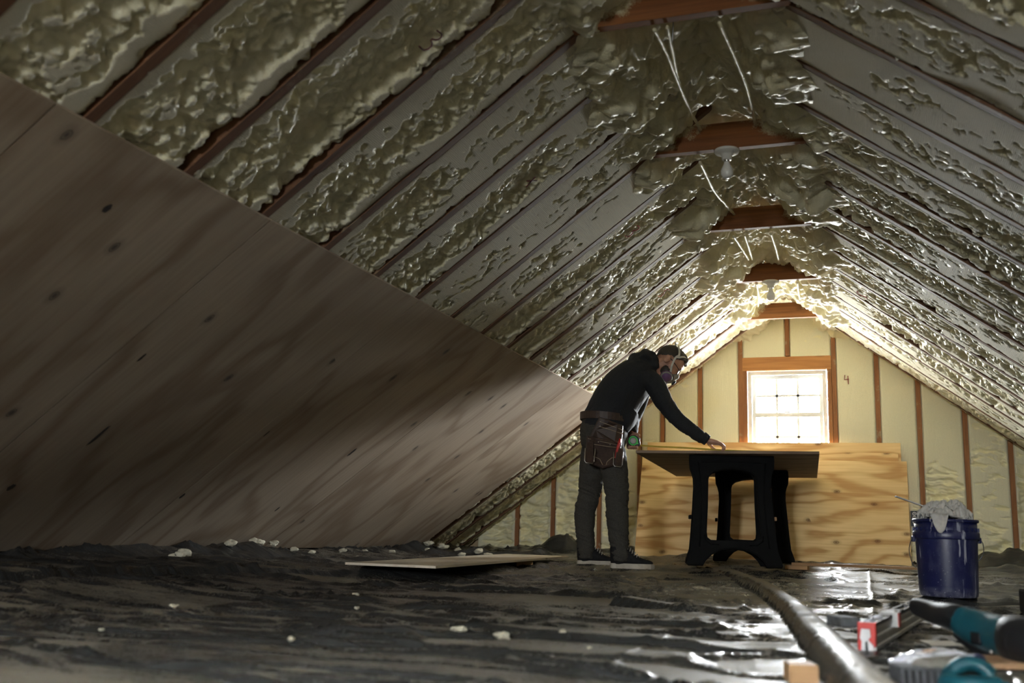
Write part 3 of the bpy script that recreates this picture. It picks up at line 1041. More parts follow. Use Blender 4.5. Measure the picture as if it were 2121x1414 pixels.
# ------------------------------------------------------------------ remesh helper: fuse a union of closed shells into one skin
def fuse(name, bm, voxel, mat, parent=None, smooth=4, wrinkle=None):
    me = bpy.data.meshes.new(name)
    bmesh.ops.recalc_face_normals(bm, faces=bm.faces)
    bm.to_mesh(me)
    bm.free()
    o = bpy.data.objects.new(name, me)
    COL.objects.link(o)
    r = o.modifiers.new('r', 'REMESH')
    r.mode = 'VOXEL'
    r.voxel_size = voxel
    if smooth:
        s = o.modifiers.new('s', 'SMOOTH')
        s.iterations = smooth
        s.factor = .5
    bpy.context.view_layer.update()
    dg = bpy.context.evaluated_depsgraph_get()
    me2 = bpy.data.meshes.new_from_object(o.evaluated_get(dg))
    o.modifiers.clear()
    o.data = me2
    bpy.data.meshes.remove(me)
    me2.name = name
    if wrinkle is not None:
        n = len(me2.vertices)
        co = np.empty(n * 3, np.float32)
        no = np.empty(n * 3, np.float32)
        me2.vertices.foreach_get('co', co)
        me2.vertices.foreach_get('normal', no)
        co, no = co.reshape(-1, 3), no.reshape(-1, 3)
        co = co + no * wrinkle(co.astype(float))[:, None]
        me2.vertices.foreach_set('co', co.astype(np.float32).reshape(-1))
        me2.update()
    me2.polygons.foreach_set('use_smooth', [True] * len(me2.polygons))
    me2.materials.clear()
    me2.materials.append(MATS[mat])
    if parent is not None:
        o.parent = parent
    return o


def limb(bm, st, n=14, side=(0, 1, 0), res=None):
    """st rows: x y z r_inplane r_depth"""
    a = spline(st, res or len(st) * 4)
    fr = frames([tuple(r[:3]) for r in a], side)
    rings = []
    for (p, t, s, u), row in zip(fr, a):
        rings.append([p + u * (row[3] * math.cos(q)) + s * (row[4] * math.sin(q)) for q in [2 * math.pi * k / n for k in range(n)]])
    add_loft(bm, rings)


def ball(bm, c, r, rot=None, sub=3):
    g = bmesh.ops.create_icosphere(bm, subdivisions=sub, radius=1)
    M = Matrix.Diagonal(Vector(r)) if hasattr(r, '__len__') else Matrix.Diagonal(Vector((r, r, r)))
    if rot is not None:
        M = rot @ M
    for v_ in g['verts']:
        v_.co = M @ v_.co + Vector(c)
    return g['verts']


# ------------------------------------------------------------------ the man
PX, PY = -1.673, 6.94
FE = .025
RLEG = [(0.028, -.22, .10), (0.028, -.22, .138), (0.025, -.21, .208), (0.014, -.21, .314), (0.007, -.2, .428), (0.008, -.19, .51), (0.005, -.18, .586), (-0.006, -.15, .693), (-0.026, -.13, .811), (-0.05, -.11, .90)]
LLEG = [(-0.164, .25, .10), (-0.164, .25, .145), (-0.169, .25, .224), (-0.179, .24, .344), (-0.178, .22, .447), (-0.16, .2, .517), (-0.149, .18, .603), (-0.14, .14, .705), (-0.124, .1, .825), (-0.101, .06, .91)]
LR = [.058, .060, .062, .072, .078, .076, .084, .093, .104, .112]
HF, HU = Vector((.68, 0, -.73)).normalized(), Vector((.73, 0, .68)).normalized()
HO = Vector((.36, -.045, 1.513))


def hd(f, y, u):
    return HO + HF * f + Vector((0, y, 0)) + HU * u


HROT = Matrix((HF, (0, 1, 0), HU)).transposed()

bm = bmesh.new()
# head
ball(bm, hd(.022, 0, .040), (.106, .076, .088), HROT, 4)
ball(bm, hd(.062, 0, -.005), (.066, .064, .085), HROT, 4)
ball(bm, hd(.060, 0, -.068), (.054, .050, .050), HROT)
ball(bm, hd(.080, 0, -.088), (.030, .030, .026), HROT)
ball(bm, hd(.108, 0, .040), (.022, .050, .014), HROT)
ball(bm, hd(.126, 0, -.010), (.020, .013, .026), HROT)
ball(bm, hd(.112, 0, -.055), (.014, .024, .012), HROT)
for s in (-1, 1):
    ball(bm, hd(.100, .032 * s, .018), (.014, .016, .011), HROT)
    ball(bm, hd(.0, .076 * s, .006), (.022, .010, .034), HROT)
    ball(bm, hd(-.004, .084 * s, .016), (.020, .007, .020), HROT)
limb(bm, [(.25, -.02, 1.42, .075, .08), (.30, -.03, 1.465, .062, .064), (.345, -.04, 1.49, .06, .06), (.385, -.04, 1.50, .055, .055)])
# trunk
limb(bm, [(-.067, -.02, .86, .10, .14), (-.066, -.02, .96, .125, .155), (-.05, -.02, 1.09, .115, .145), (-.01, -.02, 1.18, .115, .145), (.045, -.02, 1.26, .12, .16), (.115, -.02, 1.345, .12, .17), (.19, -.02, 1.41, .10, .15), (.25, -.02, 1.44, .07, .09)], 20)
# legs and feet
for L in (RLEG, LLEG):
    limb(bm, [(*p, r - .016, r - .016) for p, r in zip(L, LR)])
    p = L[0]
    limb(bm, [(p[0] - .04, p[1], .105, .028, .030), (p[0] + .03, p[1], .105, .030, .032), (p[0] + .11, p[1], .085, .016, .030), (p[0] + .17, p[1], .078, .010, .025)])
# arms
RARM = [(.213, -.17, 1.375), (.262, -.225, 1.309), (.305, -.255, 1.212), (.358, -.28, 1.127), (.412, -.3, 1.062), (.473, -.31, 1.01), (.543, -.32, .962), (.606, -.32, .924)]
RR = [.07, .072, .066, .058, .052, .047, .042, .036]
LARM = [(.225, .13, 1.40), (.225, .215, 1.327), (.192, .26, 1.204), (.165, .25, 1.12), (.150, .17, 1.055), (.137, .095, 1.0)]
LRR = [.07, .072, .064, .058, .052, .040]
limb(bm, [(*p, r - .018, r - .018) for p, r in zip(RARM, RR)])
limb(bm, [(*p, r - .018, r - .018) for p, r in zip(LARM, LRR)])
# right hand: wrist, palm, four fingers bent down onto the tape, thumb on the far side
limb(bm, [(.585, -.32, .935, .023, .027), (.615, -.32, .921, .021, .028), (.645, -.32, .915, .020, .036), (.672, -.32, .910, .017, .040), (.688, -.32, .905, .013, .038)])
for yk, ln, sh in ((-.353, .80, 0.), (-.333, .95, .004), (-.312, 1.0, .006), (-.291, .93, .002)):
    kx = .682 + sh
    pts = [(kx - .02, yk, .909), (kx + .006, yk, .905), (kx + .030 * ln, yk * .6 - .128, .893), (kx + .037 * ln, yk * .6 - .128, .876), (kx + .028 * ln, yk * .5 - .158, .862), (kx + .016, yk * .5 - .158, .8535)]
    limb(bm, [(*p, r, r) for p, r in zip(pts, (.0095, .0105, .0095, .009, .0082, .0065))], 8)
pts = [(.618, -.292, .912), (.634, -.272, .897), (.650, -.272, .880), (.668, -.288, .863), (.676, -.296, .856)]
limb(bm, [(*p, r, r) for p, r in zip(pts, (.014, .0135, .011, .0095, .007))], 8)
# left hand behind the tape case: palm, fingers under and round to the front, thumb over the top
limb(bm, [(.137, .100, 1.005, .022, .026), (.134, .088, .985, .024, .026), (.132, .078, .962, .034, .017), (.136, .074, .938, .038, .014), (.140, .070, .916, .034, .011)])
for k, (x0, ln) in enumerate(((.108, .85), (.127, .95), (.146, 1.), (.164, .9))):
    pts = [(x0 + .002, .072, .925), (x0, .066, .902), (x0 + .001, .045, .889), (x0 + .002, .020, .886), (x0 + .004, .003 + .006 * (1 - ln) * 8, .893), (x0 + .005, -.004 + .006 * (1 - ln) * 8, .903)]
    limb(bm, [(*p, r, r) for p, r in zip(pts, (.010, .0098, .0092, .0088, .0080, .006))], 8)
pts = [(.118, .082, .975), (.135, .070, .990), (.158, .050, .992), (.180, .030, .984), (.190, .020, .976)]
limb(bm, [(*p, r, r) for p, r in zip(pts, (.014, .0135, .0115, .010, .0075))], 8)
man = fuse('person', bm, .0042, 'skin', None, 2)
man.location = (PX, PY, 0)
man.rotation_euler = (0, 0, YAW)
tag(man, 'man in black hoodie and dark jeans bending over a board, pulling a tape measure', 'person')

# jeans
bm = bmesh.new()
limb(bm, [(-.070, -.02, .83, .09, .13), (-.072, -.02, .88, .150, .172), (-.074, -.02, .955, .168, .180), (-.071, -.02, 1.03, .165, .176), (-.060, -.02, 1.10, .150, .166)], 20)
for L in (RLEG, LLEG):
    limb(bm, [(*p, r, r) for p, r in zip(L, LR)], 16)


def jeans_w(c):
    lo = np.exp(-((c[:, 2] - .20) / .10) ** 2) + .9 * np.exp(-((c[:, 2] - .53) / .09) ** 2) + .35
    w = np.abs(fbm(c[:, 0] * 6 + c[:, 1] * 7, c[:, 2] * 34 + c[:, 0] * 14, 91, 3))
    return .017 * lo * (.35 - w) + .003 * fbm(c[:, 0] * 16 + c[:, 1] * 9, c[:, 2] * 20, 95, 2)


fuse('jeans', bm, .007, 'jeans_denim', man, 5, jeans_w)

# hoodie with its hood lying on the back
bm = bmesh.new()
TORSO = [(-.066, -.02, 1.015, .165, .182), (-.062, -.02, 1.06, .168, .185), (-.048, -.02, 1.10, .166, .185), (-.010, -.02, 1.175, .168, .19), (.040, -.02, 1.26, .168, .205), (.100, -.02, 1.335, .165, .215), (.165, -.02, 1.398, .145, .20), (.225, -.02, 1.44, .110, .15), (.275, -.02, 1.465, .075, .09)]
limb(bm, TORSO, 24)
limb(bm, [(*p, r, r) for p, r in zip(RARM, RR)], 14)
limb(bm, [(*p, r, r) for p, r in zip(LARM, LRR)], 14)
# hem sagging under the belly
limb(bm, [(.03, -.02, 1.03, .08, .14), (.075, -.02, 1.09, .085, .15), (.11, -.02, 1.15, .07, .14)], 14)
# hood roll
limb(bm, [(.165, -.15, 1.455, .040, .040), (.150, -.085, 1.500, .046, .046), (.150, .0, 1.525, .048, .050), (.155, .07, 1.50, .046, .046), (.175, .12, 1.46, .040, .040)], 12, (0, 0, 1))
limb(bm, [(.20, -.13, 1.50, .046, .045), (.215, -.07, 1.545, .044, .05), (.225, 0, 1.555, .044, .05), (.22, .07, 1.53, .045, .05), (.21, .11, 1.48, .04, .05)], 12, (0, 0, 1))
limb(bm, [(.27, -.115, 1.45, .030, .035), (.275, -.10, 1.50, .034, .035), (.268, -.03, 1.545, .036, .04), (.27, .03, 1.545, .036, .04), (.27, .08, 1.50, .034, .04)], 12, (0, 0, 1))

ball(bm, (.215, -.02, 1.492), (.082, .105, .058))
ball(bm, (.20, -.02, 1.515), (.058, .085, .045))
ball(bm, (.188, -.02, 1.538), (.066, .105, .040), rxyz(0, -.35, 0))
ball(bm, (.245, -.02, 1.555), (.055, .095, .036))


def hood_w(c):
    arm = sstep(.40, .60, c[:, 0]) + .6 * np.exp(-((c[:, 0] - .36) / .10) ** 2) * (c[:, 2] < 1.2) + .8 * np.exp(-((c[:, 2] - 1.09) / .09) ** 2) * (c[:, 0] < .2)
    w = np.abs(fbm(c[:, 0] * 22 - c[:, 2] * 10, c[:, 1] * 8 + c[:, 2] * 12, 101, 3))
    return .012 * (.25 + arm) * (.33 - w) + .006 * fbm(c[:, 0] * 9, c[:, 2] * 9 + c[:, 1] * 7, 105, 2)


fuse('hoodie', bm, .007, 'hoodie_cotton', man, 5, hood_w)
for L, sx in (((.585, -.32, .9385), 1),):
    tube('cuff', [(.572, -.32, .947), (.592, -.32, .934), (.607, -.32, .924)], (.041, .0395, .037), 'hoodie_cotton', man, 14, (0, 1, 0))
tube('drawstring', [(.252, -.05, 1.33), (.258, -.06, 1.29), (.256, -.06, 1.25), (.258, -.06, 1.225)], .003, 'lace', man, 6)

# shoes
for L in (RLEG, LLEG):
    ax, ay = L[1][0], L[1][1]
    bz = fz(PX + (ax + .03) * _c - ay * _s, PY + (ax + .03) * _s + ay * _c, .03) - .004
    sole_o = []
    out = [(-.068, .0), (-.062, .030), (-.03, .040), (.03, .037), (.10, .044), (.16, .048), (.205, .040), (.232, .015), (.236, 0)]
    ring = [(x, y) for x, y in out] + [(x, -y) for x, y in out[-2:0:-1]]
    bm = bmesh.new()
    add_prism(bm, [(ax + x, ay + y) for x, y in ring], bz, bz + .034, 'XY')
    bmesh.ops.recalc_face_normals(bm, faces=bm.faces)
    bmesh.ops.bevel(bm, geom=[e for e in bm.edges if e.calc_face_angle(0) > 1], offset=.005, segments=2, affect='EDGES')
    sh = bpy.data.objects.new('shoe', None)
    bm2 = bmesh.new()
    limb(bm2, [(ax - .012, ay, .20, .056, .050), (ax - .010, ay, .16, .058, .052), (ax - .006, ay, .115, .060, .050), (ax - .003, ay, bz + .045, .060, .043), (ax, ay, bz + .03, .058, .040)], 16)
    limb(bm2, [(ax - .035, ay, bz + .062, .050, .036), (ax + .03, ay, bz + .075, .062, .040), (ax + .09, ay, bz + .056, .040, .043), (ax + .15, ay, bz + .044, .026, .044), (ax + .20, ay, bz + .040, .018, .036), (ax + .222, ay, bz + .036, .010, .02)], 16)
    shoe = fuse('shoe', bm2, .005, 'shoe_canvas', man, 3)
    obj('sole', bm, 'shoe_rubber', shoe)
    for q in range(6):
        f = q / 5
        cx, czz = ax + .052 + .075 * f, bz + .145 - .068 * f
        tube('lace', [(cx - .004, ay - .030, czz - .016), (cx + .004, ay - .012, czz + .002), (cx + .006, ay, czz + .006), (cx + .004, ay + .012, czz + .002), (cx - .004, ay + .030, czz - .016)], .0032, 'lace', shoe, 6)
bpy.data.objects.remove(bpy.data.objects['shoe']) if bpy.data.objects['shoe'].type == 'EMPTY' else None

# hair: close on the sides, longer and ruffled on top
bm = bmesh.new()
g = bmesh.ops.create_icosphere(bm, subdivisions=5, radius=1)
kill = []
for v_ in g['verts']:
    c = v_.co
    f, y, u = .022 + .113 * c.x, .083 * c.y, .040 + .097 * c.z
    top = max(0, (u - .06) / .08)
    front = max(0, (f - .02) / .1)
    k = 1 + .05 * float(fbm(np.array(f * 70.), np.array(y * 60.), 121, 2)) + (.16 * front + .05) * top * (.9 + 1.6 * float(vn(np.array(f * 90. + u * 30), np.array(y * 110.), 123)))
    v_.co = hd(.022 + (f - .022) * k, y * (1 + .3 * (k - 1)), .040 + (u - .04) * k)
    hairline = .040 + .42 * max(0, f - .03) if f > .0 else .040 - .9 * (-f)
    if abs(y) > .045:
        hairline = max(hairline, .020 + 1.0 * max(0, f - .02)) if f > -.02 else hairline
    if u < hairline:
        kill.append(v_)
bmesh.ops.delete(bm, geom=kill, context='VERTS')
ho = obj('hair', bm, 'hair', man, True)
# beard shadow along the jaw
bm = bmesh.new()
g = bmesh.ops.create_icosphere(bm, subdivisions=4, radius=1)
kill = []
for v_ in g['verts']:
    c = v_.co
    f, y, u = .060 + .060 * c.x, .0665 * c.y, -.045 + .062 * c.z
    if u > -.012 - .25 * max(0, f - .02) or f < .008:
        kill.append(v_)
    v_.co = hd(f, y, u)
bmesh.ops.delete(bm, geom=kill, context='VERTS')
obj('beard', bm, 'hair', man, True)
# glasses
gl_ = tube('glasses', [hd(-.006, -.083, .022), hd(.03, -.082, .024), (hd(.085, -.073, .020)), hd(.122, -.060, .016)], .0030, 'black_plastic', man, 6)
tube('temple_arm', [hd(-.006, .083, .022), hd(.03, .082, .024), hd(.085, .073, .020), hd(.122, .060, .016)], .0030, 'black_plastic', gl_, 6)
for s in (-1, 1):
    c = [hd(.126 + .006 * math.cos(a) * 0 - .012 * (abs(.034 + .026 * math.cos(a)) / .06) ** 2 + .004, s * (.034 + .026 * math.cos(a)), .012 + .019 * math.sin(a)) for a in [2 * math.pi * k / 20 for k in range(20)]]
    bm = bmesh.new()
    rings = []
    for k in range(20):
        p = c[k]
        t_ = (c[(k + 1) % 20] - c[k - 1]).normalized()
        n_ = HF
        w_ = t_.cross(n_)
        rings.append([p + n_ * (.003 * math.cos(a)) + w_ * (.003 * math.sin(a)) for a in [math.pi / 3 * q for q in range(6)]])
    add_loft(bm, rings, closed=True)
    obj('lens_rim', bm, 'black_plastic', gl_, True)
    bm = bmesh.new()
    vv = [bm.verts.new(p + HF * .001) for p in c]
    v2 = [bm.verts.new(p - HF * .001) for p in c]
    bm.faces.new(vv)
    bm.faces.new(v2[::-1])
    for k in range(20):
        bm.faces.new((vv[k], v2[k], v2[(k + 1) % 20], vv[(k + 1) % 20]))
    obj('lens', bm, 'lens', gl_)
tube('bridge', [hd(.130, -.009, .016), hd(.133, 0, .019), hd(.130, .009, .016)], .003, 'black_plastic', gl_, 6)
# half-mask respirator
bm = bmesh.new()
ball(bm, hd(.112, 0, -.048), (.044, .044, .050), HROT)
ball(bm, hd(.132, 0, -.020), (.026, .020, .030), HROT)
ball(bm, hd(.105, 0, -.075), (.040, .036, .030), HROT)
rs = fuse('respirator', bm, .004, 'mask_rubber', man, 3)
lathe('exhale_valve', [(0, 0), (.018, 0), (.020, .006), (.018, .014), (.010, .017), (0, .017)], 'black_plastic', rs, 20, HROT @ Matrix.Rotation(math.radians(90), 3, 'Y'), hd(.150, 0, -.062))
for s in (-1, 1):
    ax_ = (Vector((0, s, 0)) * .80 + HF * .35 - HU * .45).normalized()
    R_ = ax_.to_track_quat('Z', 'Y').to_matrix()
    cc_ = hd(.082, s * .062, -.078)
    ct_ = lathe('filter_cartridge', [(0, -.012), (.018, -.012), (.020, .0), (.041, .003), (.043, .010), (.043, .030), (.040, .034), (0, .034)], 'mask_rubber', rs, 28, R_, cc_)
    lathe('filter_label', [(.0432, .012), (.0440, .012), (.0440, .028), (.0432, .028)], 'filter_purple', ct_, 28, R_, cc_)
    lathe('filter_face', [(0, .0341), (.034, .0341), (.034, .036), (0, .036)], 'filter_purple', ct_, 28, R_, cc_)


def band(name, pts, w, th, side):
    bm = bmesh.new()
    rings = []
    for p, t_, s_, u_ in frames(pts, side):
        rings.append([p + s_ * w + u_ * th, p - s_ * w + u_ * th, p - s_ * w - u_ * th, p + s_ * w - u_ * th])
    add_loft(bm, rings)
    return obj(name, bm, 'strap_grey', rs)


def skull(f, u, o=.006):
    """side point of the head at f, u, pushed out"""
    q = 1 - ((f - .022) / .120) ** 2 - ((u - .04) / .104) ** 2
    return hd(f, -(.083 * math.sqrt(max(q, .0)) + o), u)


for sgn in (-1, 1):
    def sk(f, u):
        p = skull(f, u) - HO
        return HO + Vector((p.x, p.y * (-sgn), p.z))
    yj = sk(.032, .058)
    band('strap', [hd(.095, sgn * .058, -.05), hd(.06, sgn * .083, -.01), sk(.040, .030), yj], .007, .0015, HF)
    pts = [yj] + [hd(.022 + (.0 + .033) * (1 - k / 6) - .07 * (k / 6) + .0, sgn * .088 * math.cos(math.pi / 2 * k / 6), .04 + .106 * math.sin(math.asin(.2) + (math.pi / 2 - math.asin(.2)) * k / 6)) for k in range(1, 7)]
    band('strap', pts, .007, .0015, HF)
    pts = [yj] + [hd(.04 + .055 * k / 6, sgn * .088 * math.cos(math.pi / 2 * k / 6), .055 + .072 * math.sin(math.pi / 2 * k / 6)) for k in range(1, 7)]
    band('strap', pts, .007, .0015, HF)

# tool belt
bm = bmesh.new()
rings = []
for dz in (0,):
    n = 40
    for k in range(n):
        a = 2 * math.pi * k / n
        ca, sa = math.cos(a), math.sin(a)
        c0 = Vector((-.066 + .172 * ca, -.02 + .192 * sa, 1.088 - .014 * ca))
        nrm = Vector((ca / .176, sa / .194, 0)).normalized()
        rings.append([c0 + V(0, 0, .026), c0 + nrm * .006 + V(0, 0, .026), c0 + nrm * .006 - V(0, 0, .026), c0 - V(0, 0, .026)])
add_loft(bm, rings, closed=True)
belt = obj('tool_belt', bm, 'leather', man)


def hipy(x):
    return -.02 - .194 * math.sqrt(max(.05, 1 - ((x + .066) / .185) ** 2))


def pouch(name, outl, out0, thick, bulge=.0):
    """a leather panel on the hip: outline in x, z; follows the hip, puffed towards the middle"""
    bm = bmesh.new()
    xs_ = [p[0] for p in outl]
    zs_ = [p[1] for p in outl]
    cx, cz_ = sum(xs_) / len(xs_), sum(zs_) / len(zs_)
    rings = []
    for k, (sc_, dp) in enumerate(((1., .0), (1., -thick), (.95, -thick - bulge * .75), (.84, -thick - bulge))):
        rings.append([V(cx + (x - cx) * sc_, min(hipy(x), -.14) - out0 + dp, cz_ + (z - cz_) * sc_) for x, z in outl])
    add_loft(bm, rings)
    return obj(name, bm, 'leather', belt)


def dense(pts, k=5):
    out = []
    for a, b_2 in zip(pts, pts[1:] + pts[:1]):
        for q in range(k):
            out.append((a[0] + (b_2[0] - a[0]) * q / k, a[1] + (b_2[1] - a[1]) * q / k))
    return out


def stitches(parent, pts, out0):
    tube('stitching', [(x, min(hipy(x), -.14) - out0, z) for x, z in pts], .0016, 'stitch', parent, 5)


p1 = pouch('pouch', dense([(-.126, 1.075), (.046, 1.02), (.036, .888), (-.190, .925)]), .012, .010, .014)
stitches(p1, [(-.122, 1.04), (-.04, 1.012), (.042, .988)], .0335)
stitches(p1, [(-.13, 1.008), (-.05, .985), (.04, .962)], .0365)
stitches(p1, [(-.185, .938), (-.08, .915), (.03, .900)], .036)
p2 = pouch('pouch', dense([(-.205, .945), (.034, .895), (.012, .742), (-.10, .715), (-.215, .765)]), .022, .012, .022)
stitches(p2, [(-.20, .925), (-.09, .897), (.03, .880)], .046)
stitches(p2, [(-.16, .882), (-.06, .866), (.025, .862)], .054)
stitches(p2, [(-.16, .80), (-.12, .78), (-.10, .74), (-.098, .72)], .05)
stitches(p2, [(.0, .80), (-.04, .79), (-.07, .765), (-.082, .73)], .05)
for (x, z) in ((-.118, 1.038), (.043, .99), (-.12, 1.008), (.038, .965), (-.195, .925), (-.13, .90), (-.05, .882), (.0, .872), (-.16, .80)):
    bm = bmesh.new()
    ball(bm, (x, min(hipy(x), -.14) - .040, z), (.004, .003, .004), None, 2)
    obj('rivet', bm, 'rivet', belt, True)
lp = pouch('tool_loop', dense([(-.205, .90), (-.165, .895), (-.16, .75), (-.215, .765)]), .050, .008, .004)
lp2 = pouch('tool_loop', dense([(-.005, .865), (.045, .858), (.028, .735), (-.02, .735)]), .050, .008, .004)
for x0, x1, z in ((-.222, -.165, .752), (-.025, .028, .733)):
    tube('metal_loop', [(x0, hipy(-.1) - .052, z + .10), (x0 - .004, hipy(-.1) - .064, z + .012), (x0 + .006, hipy(-.1) - .068, z), (x1 - .006, hipy(-.1) - .068, z - .004), (x1 + .004, hipy(-.1) - .064, z + .012), (x1 + .012, hipy(-.1) - .052, z + .10)], .003, 'steel', belt, 6)
kn = tube('utility_knife', [(.018, hipy(.0) - .056, .925), (.014, hipy(.0) - .058, .905), (.006, hipy(0) - .058, .875), (-.001, hipy(0) - .056, .85), (-.012, hipy(0) - .05, .79)], (.008, .0115, .012, .011, .009), 'red_plastic', None, 10, (0, 1, 0), .8)
kn.location, kn.rotation_euler = man.location, man.rotation_euler
tag(kn, 'red handled knife in the brown leather tool pouch at the man\'s hip', 'knife')

# tape measure in the left hand, blade out to the right hand and on over the board
tm = empty('tape_measure', (PX, PY, 0), YAW)
tag(tm, 'black and green tape measure in the man\'s left hand with yellow blade pulled out', 'tape measure')
bx0, by0, bz0 = .148, .024, .936
out = [(-.040, -.030), (-.046, .0), (-.040, .026), (-.022, .040), (.004, .042), (.026, .034), (.040, .014), (.044, -.012), (.046, -.030), (.030, -.036), (-.028, -.036)]
ms_ = prism('case', [(bx0 + x, bz0 + z) for x, z in out], by0 - .018, by0 + .018, 'black_plastic', tm, 'XZ', .004)
R90 = Matrix.Rotation(math.radians(90), 3, 'X')
lathe('bumper_ring', [(.024, 0), (.033, 0), (.034, .004), (.032, .007), (.025, .007), (.024, 0)], 'green_plastic', tm, 28, R90, (bx0 - .008, by0 - .016, bz0 + .001))
prism('bumper_foot', [(bx0 + .008, bz0 - .026), (bx0 + .030, bz0 - .020), (bx0 + .022, bz0 - .001), (bx0 + .016, bz0 - .012)], by0 - .023, by0 - .014, 'green_plastic', tm)
lathe('label_disc', [(0, .006), (.022, .006), (.022, 0), (0, 0)], 'grey_label', tm, 24, R90, (bx0 - .008, by0 - .018, bz0 + .001))
box('blade_lock', (bx0 + .040, by0, bz0 + .018), (.014, .016, .014), 'steel', tm, rxyz(0, .6, 0), .002)
bl = [(.192, .020, .905), (.30, -.06, .893), (.42, -.145, .884), (.56, -.235, .872), (.69, -.305, .860), (.86, -.32, .857), (1.05, -.33, .857)]
bm = bmesh.new()
rings = []
for p, t_, s_, u_ in frames(spline(bl, 28).tolist(), (0, 0, 1)):
    rings.append([p + u_ * .0112 + s_ * .0074, p + s_ * .0006, p - u_ * .0112 - s_ * .0038, p - s_ * .0008])
add_loft(bm, rings)
obj('blade', bm, 'tape_yellow', tm)

# ------------------------------------------------------------------ sawhorses and the board being measured
def sawhorse(cx, cy, rz, label, h=.768, fy=.0):
    z0 = fz(cx, cy - .12, .05) - .002
    root = empty('sawhorse', (cx, cy, z0), rz)
    tag(root, label, 'sawhorse', 'folding plastic sawhorses')
    half = [(0, h), (.282, h), (.284, h - .05), (.280, h - .105), (.268, h - .135), (.258, h - .175), (.255, h - .24), (.262, .38), (.272, .22), (.282, .10), (.305, .03), (.308, 0), (.205, 0), (.185, .035), (.145, .075), (.09, .103), (0, .115)]
    hole = [(0, .66), (.07, .652), (.125, .635), (.150, .612), (.158, .585), (.165, .40), (.176, .22), (.172, .185), (.150, .168), (0, .165)]

    def leaf(sgn):
        bm = bmesh.new()
        oo = [(x, z) for x, z in half] + [(-x, z) for x, z in half[-2:0:-1]]
        hh = [(x, z) for x, z in hole] + [(-x, z) for x, z in hole[-2:0:-1]]
        for y in (-.022, .022):
            a = [bm.verts.new((x, y, z)) for x, z in oo]
            b2 = [bm.verts.new((x, y, z)) for x, z in hh]
            es = [bm.edges.new((a[k], a[(k + 1) % len(a)])) for k in range(len(a))] + [bm.edges.new((b2[k], b2[(k + 1) % len(b2)])) for k in range(len(b2))]
            bmesh.ops.triangle_fill(bm, edges=es, use_beauty=True)
            if y < 0:
                lo = (a, b2)
        for A, B in ((lo[0], a), (lo[1], b2)):
            for k in range(len(A)):
                k2 = (k + 1) % len(A)
                bm.faces.new((A[k], A[k2], B[k2], B[k]))
        bmesh.ops.recalc_face_normals(bm, faces=bm.faces)
        es = [e for e in bm.edges if e.calc_face_angle(0) > 1.2]
        bmesh.ops.bevel(bm, geom=es, offset=.006, segments=2, affect='EDGES')
        # raised outer flange and inset panels
        tilt = sgn * math.atan(.17 / h)
        R_ = Matrix.Rotation(tilt, 4, 'X')
        M_ = Matrix.Translation((0, sgn * .026, h)) @ R_ @ Matrix.Translation((0, 0, -h))
        bmesh.ops.transform(bm, matrix=M_, verts=bm.verts)
        o = obj('leg_frame', bm, 'horse_plastic', root)
        for pts in ([(-.225, .70), (-.215, .62), (-.205, .45), (-.215, .26), (-.225, .12)], [(.225, .70), (.215, .62), (.205, .45), (.215, .26), (.225, .12)], [(-.19, .20), (-.185, .165), (-.15, .14), (-.10, .137)], [(.19, .20), (.185, .165), (.15, .14), (.10, .137)], [(-.20, .70), (-.10, .705), (.10, .705), (.20, .70)]):
            bm = bmesh.new()
            add_tube(bm, [(x, sgn * .0225, z) for x, z in pts], .004, 6)
            bmesh.ops.transform(bm, matrix=M_, verts=bm.verts)
            obj('rib', bm, 'horse_plastic', o, True)
        return o
    leaf(-1)
    leaf(1)
    box('top_rail', (0, 0, h - .012), (.566, .062, .030), 'horse_plastic', root, None, .006)
    for s in (-1, 1):
        box('latch', (s * .278, 0, .335), (.02, .19, .026), 'horse_plastic' if s < 0 else 'cardboard', root, None, .004)
    return root


sawhorse(-.855, 6.985, .20, 'black plastic sawhorse nearer the camera, beneath the front of the plywood board')
sawhorse(-.845, 8.20, .14, 'black plastic sawhorse further back, partly hidden behind the front one', h=.728)

bd = empty('plywood_board', (-.92, 7.90, .812), .07)
tag(bd, 'dark plywood board lying flat across both black sawhorses', 'board')
bm = bmesh.new()
add_box(bm, (0, 0, 0), (1.21, 2.22, .018))
bo = obj('board_sheet', bm, 'bench_plywood', None)
bpy.data.objects.remove(bd)
bo.name = 'plywood_board'
tag(bo, 'dark plywood board lying flat across both black sawhorses', 'board')
bo.location = (-.925, 7.905, .828)
bo.rotation_euler = (math.radians(-.70), 0, .05)

# ------------------------------------------------------------------ plywood sheets leaning on the gable wall
def lean(x0, x1, zt, yb, yt, roll, label, th=.018):
    zb = fz((x0 + x1) / 2, yb, .03) - .004
    L = math.hypot(zt - zb, yt - yb)
    bm = bmesh.new()
    add_box(bm, (0, 0, L / 2), (x1 - x0, th, L), None, .0015)
    for v_ in bm.verts:
        v_.co = Vector((v_.co.x, v_.co.z, -v_.co.y))   # face into local XY so the grain follows
    o = obj('plywood_sheet', bm, 'pine_plywood')
    o.location = ((x0 + x1) / 2, yb, zb)
    a = math.atan2(zt - zb, yt - yb)
    o.rotation_euler = (a, 0, 0)
    o.rotation_euler = (Matrix.Rotation(roll, 3, 'Y') @ Matrix.Rotation(a, 3, 'X')).to_euler()
    tag(o, label, 'plywood', 'plywood sheets leaning on the gable wall')
    return o


lean(-1.93, .345, .968, 8.84, 9.13, .010, 'golden plywood sheet at the front of the stack below the window')
lean(-1.94, .285, 1.040, 8.875, 9.20, .006, 'golden plywood sheet in the middle of the stack below the window')
lean(-1.905, .31, 1.130, 8.915, 9.256, .004, 'tallest golden plywood sheet, rearmost in the stack below the window')

